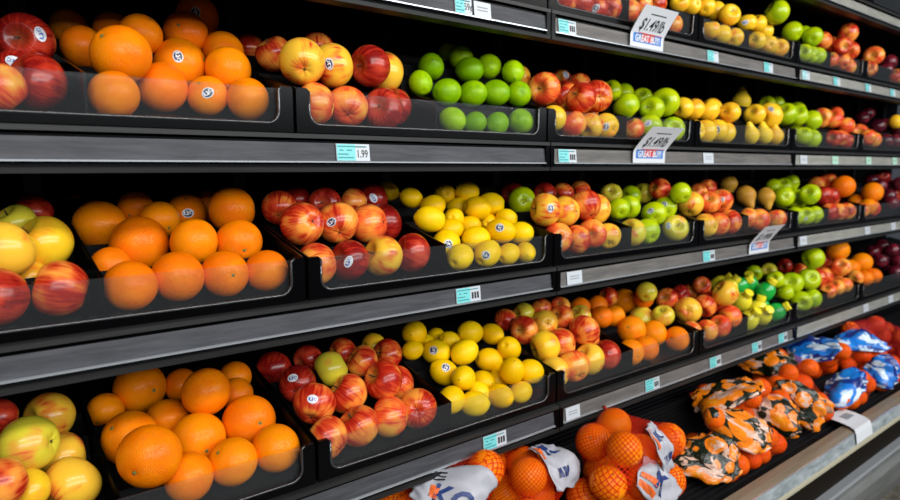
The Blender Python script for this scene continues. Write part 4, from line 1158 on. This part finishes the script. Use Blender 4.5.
for key, rows in FRUIT.items():
    s, t, h = key
    binname = '%s %s bin' % (SHELFW[s], BIN[key])
    byrow = {}
    for e in rows: byrow.setdefault(min(4, int(round(e[0]))), []).append(e)
    for rw, L_ in byrow.items():
        L_.sort(key=lambda e: e[3])
        rname = {1: 'front row', 2: 'second row', 3: 'third row', 4: 'back row'}[rw]
        for n_, e in enumerate(L_):
            row, code, st, x, y, z, r = e
            place = ORD[n_] + ' from left'
            if code in ('BY', 'BG'):
                root = empty('juice_bottle', (x, y, z), '%s with yellow cap, %s, %s, %s' % (LOOK[code], place, rname, 'lower shelf'), 'bottle', 'juice bottles in the ' + binname)
                root.rotation_euler = (rng.uniform(.0, .9), rng.uniform(-.6, .5), 0)
                for nm, me in zip(('bottle_body', 'cap'), BOT[code]):
                    o = bpy.data.objects.new(nm, me); COL.objects.link(o); o.parent = root; o.scale = (r, r, r)
                continue
            o = place_fruit(code, (x, y, z), r, st, rng)
            k = KIND[code]
            look = LOOK[code]
            if st: look = 'stickered ' + look
            tag(o, '%s, %s, %s, %s' % (look, place, rname, binname), k, '%ss in the %s' % (k if k != 'peach' else 'peache', binname))

# ------------------------------------------------------------------ price tags and signs
def flat(name, x0, x1, z0, z1, y, m, parent, th=.0006):
    bm = bmesh.new(); box(bm, x0, x1, y - th, y, z0, z1)
    return bm_obj(name, bm, m, parent)
TAGS = [(1,.36,.043,'59'),(1,.41,.045,'w'),(1,.665,.059,'t'),(1,1.287,.06,'t'),(1,1.621,.06,'t'),(1,1.893,.06,'b'),(1,2.153,.06,'t'),(1,2.462,.06,'t'),(1,2.737,.06,'t'),
 (2,.104,.067,'1.99'),(2,.67,.062,'t'),(2,1.282,.055,'w'),(2,1.911,.055,'w'),(2,2.18,.055,'g'),(2,2.514,.055,'g'),(2,2.817,.055,'g'),
 (3,.349,.064,'t'),(3,.674,.053,'w'),(3,1.265,.064,'t'),(3,1.889,.055,'w'),(3,2.482,.055,'w'),(3,2.782,.055,'w'),
 (4,.409,.066,'t'),(4,.659,.050,'w'),(4,.98,.064,'t'),(4,1.301,.064,'t'),(4,1.556,.064,'t'),(4,1.739,.064,'t'),(4,2.483,.055,'w'),(4,2.771,.055,'w')]
cnt = {}
PR = text_mesh('1.99', .019, 0, .0003, .72); PR59 = text_mesh('59\u00a2', .019, 0, .0003, .8)
for s, xc, w, k in TAGS:
    cnt[s] = cnt.get(s, 0) + 1
    what = {'w': 'white price tag', 'g': 'pale green price tag', 'b': 'pale blue price tag'}.get(k, 'teal and white price tag')
    root = empty('price_tag', (xc, SY[s] + .0008, SZ[s] + .017), '%s in the %s rail, %s tag from the left there' % (what, SHELFW[s], ORD[cnt[s] - 1]), 'price tag', 'price tags in the shelf rails')
    # the channel leans back; the tag leans with it
    root.rotation_euler = (-math.atan2(.0035, .031), 0, 0)
    base_m = CARD_GREY if k != 'g' else MINT
    root = flat('tag_card', -w / 2, w / 2, -.0148, .0150, 0, base_m, root)   # what is printed on it hangs under the card
    if k not in ('w', 'g'):
        flat('teal_panel', -w / 2 + .001, w * .06, -.0142, .0144, -.0007, AQUA if k == 'b' else TEAL, root)
        for zz, l0, l1 in ((.0105, -.45, .40), (.004, -.40, -.30), (.004, -.2, -.05), (-.003, -.45, -.15), (-.009, -.45, .0)):
            flat('print_line', w * l0, w * l1, zz - .0009, zz + .0009, -.0014, simple('teal_ink', (.03, .22, .25), .5) if 'teal_ink' not in bpy.data.materials else bpy.data.materials['teal_ink'], root)
        if k in ('59', '1.99'):
            me = PR if k == '1.99' else PR59
            o = link_mesh('price_print', me, INK, root); o.location = (w * .285, -.0009, -.002); o.rotation_euler = (PI / 2, 0, 0)
        elif s != 1 or xc < 1:
            for a in range(3):
                flat('price_print', w * (.13 + a * .11), w * (.20 + a * .11), -.009, .004, -.0007, INK, root)
    else:
        for zz in (.004, -.002):
            flat('print_line', -w * .3, w * .3, zz - .001, zz + .001, -.0007, simple('grey_ink', (.25, .27, .30), .5) if 'grey_ink' not in bpy.data.materials else bpy.data.materials['grey_ink'], root)

def make_sign(s, xb, xt, w, dy, dz, label):
    root = empty('price_sign', (xb, SY[s] - .004, SZ[s] + .002), label, 'price sign', 'hanging sale price signs')
    # path of the card: up the rail, then curling out over it
    path = [(0, 0, 0), (0, 0, .030)]
    for k in range(1, 9):
        a = k / 8
        path.append(((xt - xb) * a, -dy * (a ** 1.15), .030 + (dz - .030) * (a * .98 + .02 * a)))
    P = [Vector(p) for p in path]
    lens = [0]
    for a, b in zip(P, P[1:]): lens.append(lens[-1] + (b - a).length)
    LT = lens[-1]
    def on(u, v, off):          # u across -.5..+.5, v 0..1 up
        d = v * LT
        for k in range(len(P) - 1):
            if d <= lens[k + 1] + 1e-9:
                break
        f = (d - lens[k]) / (lens[k + 1] - lens[k]); c = P[k].lerp(P[k + 1], f); t_ = (P[k + 1] - P[k]).normalized()
        nrm = Vector((1, 0, 0)).cross(t_).normalized()
        return c + Vector((u * w, 0, 0)) + nrm * off
    bm = bmesh.new(); R0 = []; R1 = []
    for k in range(17):
        v = k / 16
        R0.append([bm.verts.new(on(u, v, .0006)) for u in (-.5, .5)]); R1.append([bm.verts.new(on(u, v, 0)) for u in (-.5, .5)])
    for k in range(16):
        bm.faces.new([R0[k][0], R0[k][1], R0[k + 1][1], R0[k + 1][0]]); bm.faces.new([R1[k][1], R1[k][0], R1[k + 1][0], R1[k + 1][1]])
        bm.faces.new([R0[k][0], R0[k + 1][0], R1[k + 1][0], R1[k][0]]); bm.faces.new([R0[k][1], R1[k][1], R1[k + 1][1], R0[k + 1][1]])
    bm.faces.new([R0[0][0], R1[0][0], R1[0][1], R0[0][1]]); bm.faces.new([R0[16][0], R0[16][1], R1[16][1], R1[16][0]])
    root = bm_obj('sign_card', bm, CARD, root)
    def put(name, me, uc, vc, off, m):
        H_ = LT
        me = me.copy()
        for v in me.vertices:
            v.co = on(uc + v.co.x / w, vc + v.co.y / H_, off)
        me.materials.clear()
        return link_mesh(name, me, m, root)
    def rect(name, u0, u1, v0, v1, off, m):
        bm = bmesh.new(); n = 6
        A = [[bm.verts.new(on(u0 + (u1 - u0) * i, v0 + (v1 - v0) * j / n, off)) for i in (0, 1)] for j in range(n + 1)]
        for j in range(n): bm.faces.new([A[j][0], A[j][1], A[j + 1][1], A[j + 1][0]])
        return bm_obj(name, bm, m, root)
    rect('blue_banner', -.42, .42, .11, .33, .0011, BLUE_INK)
    rect('red_banner', -.18, .20, .15, .33, .0013, RED_INK)
    rect('red_rule', -.30, .42, .335, .35, .0011, RED_INK)
    put('slogan_print', text_mesh('GREAT BUY!', w * .17, .1, w * .006, .78), 0, .22, .0016, CARD)
    put('price_print', text_mesh('$1.49/lb', w * .30, .1, w * .004, .72), 0, .54, .0011, INK)
    rect('small_print', -.22, .24, .80, .825, .0011, INK)
    return root
make_sign(1, .962, .975, .141, .034, .094, 'white $1.49/lb great buy sign curling off the top-shelf rail')
make_sign(2, .984, 1.000, .141, .045, .090, 'white $1.49/lb great buy sign curling off the upper-shelf rail')
make_sign(3, 1.557, 1.560, .128, .045, .090, 'white $1.49/lb great buy sign curling off the middle-shelf rail')

# ------------------------------------------------------------------ bottom deck
XA, XB = X_MIN, X_MAX
deck = empty('bottom_deck', (XA, 0, 0), 'wide bottom deck of the case with tan front ledge and metal channel', 'display case')
def dpart(name, prof, m, bev=0.0):
    bm = bmesh.new(); extrude_yz(bm, prof, 0, XB - XA)
    return bm_obj(name, bm, m, deck, bevel=bev)
dpart('deck_pan', [(-.272, -.835), (-.272, -.822), (.44, -.644), (.44, -.70)], BLACK_MATTE)
# slotted deck grate: bars running along the case
bm = bmesh.new(); y = -.262
while y < .3:
    z = -.8185 + .25 * (y + .262); box(bm, 0, XB - XA, y, y + .005, z, z + .004); y += .014
g = bm_obj('deck_grate', bm, simple('grate_black', (.006, .006, .007), .7, spec=.12), deck)
dpart('ledge', [(-.276, -.802), (-.276, -.84), (-.322, -.84), (-.319, -.802), (-.300, -.800)], TAN, .001)
dpart('ledge_edge', [(-.3195, -.8015), (-.3195, -.806), (-.3225, -.806), (-.3225, -.8015)], LIP)
dpart('price_channel', [(-.3225, -.805), (-.3325, -.833), (-.3225, -.838)], DECK_CH)
dpart('channel_lip', [(-.3325, -.8325), (-.339, -.8355), (-.339, -.841), (-.325, -.843), (-.322, -.836)], CREAM, .0008)
dpart('kick_panel', [(-.325, -.842), (-.300, -.96), (-.25, -.96), (-.25, -.842)], simple('dark_brown_enamel', (.009, .0065, .004), .85, spec=.08))
dpart('trim_strip', [(-.325, -.955), (-.327, -.965), (-.25, -.965), (-.25, -.955)], LIP)
dpart('bumper', [(-.335, -.968), (-.345, -.99), (-.335, -1.06), (-.31, -1.13), (-.2, -1.13), (-.2, -.968)], BUMPER, .003)
# torn price card on the deck ledge
root = empty('price_card', (1.70, -.300, -.797), 'blank-edged white price card bent over the bottom deck ledge', 'price card')
bm = bmesh.new()
pts = [(-.0, .068, .012), (.0, .03, .010), (.0, .0, .0045), (.0, -.018, .0025), (0.0, -.028, -.007), (0.0, -.036, -.030)]
A = [[bm.verts.new((dx + (.0 if k < 3 else -.012 * (k - 2)), y_, z_)) for dx in (-.062, .062)] for k, (_, y_, z_) in enumerate(pts)]
B = [[bm.verts.new(v.co + Vector((0, -.0004, .0007))) for v in r_] for r_ in A]
for k in range(5):
    bm.faces.new([A[k][0], A[k][1], A[k + 1][1], A[k + 1][0]]); bm.faces.new([B[k][1], B[k][0], B[k + 1][0], B[k + 1][1]])
bm_obj('card', bm, CARD, root)
for a in range(3):
    bm = bmesh.new(); x_ = -.02 + a * .016; box(bm, x_, x_ + .008, .016, .040, .0085 + .003 * 1.5, .0115 + .003 * 1.5)
    bm_obj('print', bm, simple('card_ink', (.3, .33, .36), .5) if 'card_ink' not in bpy.data.materials else bpy.data.materials['card_ink'], root)

# ------------------------------------------------------------------ bags of citrus on the deck
def envelope(fr, grow):
    """Skin pulled round a set of spheres: returns a function direction -> point, relative to the centre."""
    c = sum((Vector(f[:3]) for f in fr), Vector()) / len(fr)
    S = [(Vector(f[:3]) - c, f[3] + grow) for f in fr]
    NU, NV = 56, 36
    def ext(d):
        return max((p.dot(d) + r_) for p, r_ in S)
    # support heights -> radial extent of the hull in each direction
    dirs = [[Vector((math.sin(PI * j / NV) * math.cos(2 * PI * i / NU), math.sin(PI * j / NV) * math.sin(2 * PI * i / NU), math.cos(PI * j / NV))) for i in range(NU)] for j in range(NV + 1)]
    flatd = [(d, ext(d)) for row in dirs[::2] for d in row[::2]]
    rad = []
    for row in dirs:
        rr = []
        for d in row:
            best = 9
            for e, h_ in flatd:
                cs = e.dot(d)
                if cs > .15 and h_ / cs < best: best = h_ / cs
            # pull the skin a little into the gaps between the fruit
            own = 0
            for p, r_ in S:
                q = p.dot(d); g_ = p.length_squared - q * q
                if g_ < r_ * r_: own = max(own, q + math.sqrt(r_ * r_ - g_))
            rr.append(max(own, best * .90 if own else best * .92))
        rad.append(rr)
    for _ in range(1):
        rad = [[max(rad[j][i] * .999, (rad[j][i - 1] + rad[j][(i + 1) % NU] + rad[max(j - 1, 0)][i] + rad[min(j + 1, NV)][i]) / 4) for i in range(NU)] for j in range(NV + 1)]
    return c, dirs, rad, NU, NV
def surf(env, d):
    c, dirs, rad, NU, NV = env
    d = d.normalized(); th = math.acos(max(-1, min(1, d.z))) / PI * NV; ph = (math.atan2(d.y, d.x) % (2 * PI)) / (2 * PI) * NU
    j = min(int(th), NV - 1); i = int(ph) % NU; a = th - j; b = ph - int(ph); i2 = (i + 1) % NU
    r_ = (rad[j][i] * (1 - b) + rad[j][i2] * b) * (1 - a) + (rad[j + 1][i] * (1 - b) + rad[j + 1][i2] * b) * a
    return r_
BAGNAME = {'net': 'net_bag', 'print': 'mandarin_bag', 'blue': 'mandarin_bag', 'red': 'net_bag'}
BAGLAB = ['red net bag of oranges, partly under the rail, white label end showing',
 'red net bag of oranges below the lemon tray, white label turned up on its side',
 'full red net bag of oranges with a folded white label band on top',
 'red net bag of oranges at the picture bottom, white label with big blue K',
 'orange-printed mandarin bag standing beside the big net bag of oranges',
 'orange-printed mandarin bag with pale lettering, by the deck ledge before the white card',
 'shaded orange-printed mandarin bag lying behind the loose mandarins, under the rail',
 'orange-printed mandarin bag with twisted strip, just behind the white price card',
 'orange-printed mandarin bag wedged between its neighbours in mid pile',
 'orange-printed mandarin bag tucked back under the rail beside the blue bags',
 'shaded blue mandarin bag lying furthest back under the rail',
 'bright blue mandarin bag spilling over the deck ledge edge',
 'blue mandarin bag with white lettering lying across the pile',
 'blue mandarin bag at the far end by the deck ledge',
 'red net bag of mandarins behind the blue bags',
 'crimson net bag under the rail at the far end',
 'crimson net bag beside the last blue bag']
for bi, (ty, nm, fr, labs) in enumerate(BAGS):
    small = ty != 'net'
    env = envelope(fr, .002)
    c, dirs, rad, NU, NV = env
    root = empty(BAGNAME[ty], c, BAGLAB[bi], 'bag of fruit', 'bags of citrus on the bottom deck')
    rr = random.Random(bi + 40)
    bm = bmesh.new(); uvl = bm.loops.layers.uv.new()
    V = [[bm.verts.new(dirs[j][i] * rad[j][i] * (1 + (rr.uniform(-.012, .012) if ty != 'net' else 0))) for i in range(NU)] for j in range(1, NV)]
    tp = bm.verts.new(dirs[0][0] * rad[0][0]); bt = bm.verts.new(dirs[NV][0] * rad[NV][0])
    for i in range(NU):
        i2 = (i + 1) % NU
        fs = [(bm.faces.new([tp, V[0][i], V[0][i2]]), [(i + .5, 0), (i, 1), (i + 1, 1)]), (bm.faces.new([bt, V[-1][i2], V[-1][i]]), [(i + .5, NV), (i + 1, NV - 1), (i, NV - 1)])]
        for j in range(NV - 2):
            fs.append((bm.faces.new([V[j][i], V[j + 1][i], V[j + 1][i2], V[j][i2]]), [(i, j + 1), (i, j + 2), (i + 1, j + 2), (i + 1, j + 1)]))
        for f, uvs in fs:
            f.smooth = True
            for l, (a, b) in zip(f.loops, uvs): l[uvl].uv = (a / NU, b / NV)
    me = bpy.data.meshes.new('net'); bm.to_mesh(me); bm.free()
    link_mesh('net', me, {'net': NET_RED, 'print': NET_FINE, 'blue': NET_FINE, 'red': NET_DARK}[ty], root)
    # gathered neck of the bag with its clip
    nd = Vector((rr.uniform(-.4, .4), rr.uniform(.2, .9), rr.uniform(.1, .4))).normalized()
    if bi == 1: nd = Vector((.9, -.35, -.05)).normalized()
    R_ = surf(env, nd)
    bm = bmesh.new(); pts = [nd * (R_ * .93), nd * (R_ * 1.05), nd * (R_ * 1.15) + Vector((0, 0, -.004)), nd * (R_ * 1.3) + Vector((0, 0, -.012))]
    tube(bm, pts, .005, 8); bm_obj('neck', bm, NET_DARK if ty == 'red' else simple('red_twine', (.5, .03, .015), .5) if 'red_twine' not in bpy.data.materials else bpy.data.materials['red_twine'], root, smooth=True)
    for li, (lx, ly, lz, tx, ty_, tz, hw, hh) in enumerate(labs):
        if ty != 'net': hw *= 1.22; hh *= 1.3
        if bi == 1: hw *= 1.2; hh *= 1.35
        # frame at the label's middle
        n0 = (Vector((lx, ly, lz)) - c).normalized()
        if n0.z < .1: n0.z = .1; n0.normalize()
        ux_ = Vector((tx, ty_, tz)); ux_ = (ux_ - n0 * ux_.dot(n0)).normalized(); uy_ = n0.cross(ux_).normalized()
        if uy_.z < 0 and ty == 'net': pass
        R0_ = surf(env, n0)
        def pos(x, y, off, env=env, n0=n0, ux_=ux_, uy_=uy_, R0_=R0_, bi=bi):
            d = n0 * R0_ + ux_ * x + uy_ * y
            k_ = surf(env, d)
            kk = k_ + off
            # beyond the belly the film stands off as a loose flap
            p = d.normalized() * max(kk, min(d.length * .97, kk * 1.12))
            return p
        film = {'net': FILM_WHITE, 'print': FILM_ORANGE, 'blue': FILM_BLUE}.get(ty, FILM_WHITE)
        bm = bmesh.new(); uvl = bm.loops.layers.uv.new(); nx, ny = 26, 18
        ph = rr.uniform(0, 6)
        def wr(a, b):
            amp = .0032 if ty != 'net' else .0016
            return amp * (math.sin(a * 9 + ph + 3 * math.sin(b * 4 + ph)) + math.sin(b * 12 + a * 5 + ph * 2) * .7 + math.sin((a + b) * 21 + ph) * .35)
        G = []; B2 = []
        for j in range(ny + 1):
            b = -1 + 2 * j / ny; row = []; row2 = []
            for i in range(nx + 1):
                a = -1 + 2 * i / nx
                ex = hw * a * (1 + .05 * math.sin(b * 5 + ph)); ey = hh * b * (1 + .07 * math.sin(a * 4 + ph)) * (1 - (.25 * a * a if ty != 'net' else 0))
                o_ = .0055 + wr(a, b)
                row.append(bm.verts.new(pos(ex, ey, o_))); row2.append((.5 + a * hw / .18, .5 + b * hh / .18))
            G.append(row); B2.append(row2)
        for j in range(ny):
            for i in range(nx):
                f = bm.faces.new([G[j][i], G[j][i + 1], G[j + 1][i + 1], G[j + 1][i]]); f.smooth = True
                for l, (jj, ii) in zip(f.loops, ((j, i), (j, i + 1), (j + 1, i + 1), (j + 1, i))): l[uvl].uv = B2[jj][ii]
        me = bpy.data.meshes.new('film'); bm.to_mesh(me); bm.free()
        fo = link_mesh('label_band' if ty == 'net' else 'printed_film', me, film, root)
        md = fo.modifiers.new('thick', 'SOLIDIFY'); md.thickness = .0007
        if ty == 'net':
            def decal(name, me, x, y, m, rot=0):
                me = me.copy(); me.materials.clear()
                b2 = bmesh.new(); b2.from_mesh(me)
                bmesh.ops.subdivide_edges(b2, edges=[e for e in b2.edges if e.calc_length() > .012], cuts=2)
                bmesh.ops.triangulate(b2, faces=b2.faces)
                for v in b2.verts:
                    q = v.co.copy(); ca, sa = math.cos(rot), math.sin(rot)
                    xx = x + q.x * ca - q.y * sa; yy = y + q.x * sa + q.y * ca
                    v.co = pos(xx, yy, .0082 + wr(xx / hw, yy / hh))
                b2.to_mesh(me); b2.free()
                return link_mesh(name, me, m, fo)
            def bar(x0, x1, y0, y1):
                b2 = bmesh.new()
                n_ = 8; A_ = [[b2.verts.new((x0 + (x1 - x0) * i / n_, yy, 0)) for i in range(n_ + 1)] for yy in (y0, y1)]
                for i in range(n_): b2.faces.new([A_[0][i], A_[0][i + 1], A_[1][i + 1], A_[1][i]])
                m_ = bpy.data.meshes.new('bar'); b2.to_mesh(m_); b2.free(); return m_
            if hh > .02:
                if nm == 'A':
                    decal('brand_print', text_mesh('KO', hh * 1.1, 0, .0012), .02, -.008, NAVY)
                    decal('orange_mark', bar(-.026, -.008, -.02, .004), 0, 0, ORANGE_INK)
                    for q in range(3): decal('small_print', bar(-.045, -.005, .016 + q * .008, .019 + q * .008), 0, 0, INK)
                else:
                    decal('brand_print', text_mesh('K', hh * 1.25, 0, .0016), -hw * .1 if nm == 'C' else -hw * .45, .004, NAVY, 0 if nm == 'C' else PI / 2)
                    if nm == 'C':
                        decal('orange_mark', bar(-hw * .9, -hw * .15, -hh * .8, -hh * .5), 0, 0, ORANGE_INK)
                        decal('orange_mark', bar(-hw * .9, -hw * .25, -hh * .35, -hh * .15), 0, 0, ORANGE_INK)
                        for q in range(4): decal('small_print', bar(hw * .45, hw * .75, -hh * .7 + q * .007, -hh * .7 + q * .007 + .004), 0, 0, NAVY)
                    else:
                        decal('orange_mark', bar(-hw * .9, -hw * .1, -hh * .85, -hh * .6), 0, 0, ORANGE_INK)
                        for q in range(4): decal('small_print', bar(hw * .3, hw * .6, -hh * .4 + q * .008, -hh * .4 + q * .008 + .0045), 0, 0, NAVY)
    code = 'N' if ty == 'net' else 'T'
    order = sorted(fr, key=lambda f: f[0])
    for n_, (x, y, z, r_) in enumerate(order):
        o = place_fruit(code, (x, y, z), r_, False, rr)
        kn = 'orange' if code == 'N' else 'mandarin'
        bagshort = ['half-hidden net bag', 'net bag below the lemons', 'full net bag', 'blue-K net bag', 'printed bag beside the net bags', 'printed bag before the price card', 'printed bag under the rail', 'printed bag behind the card', 'wedged printed bag', 'printed bag beside blue bags',
                    'shaded blue bag', 'bright blue bag', 'crosswise blue bag', 'last blue bag', 'net bag behind blue bags', 'far crimson net bag', 'crimson bag beside blue'][bi]
        tag(o, '%s inside the %s, %s from its left end' % (('large orange' if kn == 'orange' else 'small mandarin'), bagshort, ORD[n_]), kn, '%ss in the %s' % (kn, bagshort))
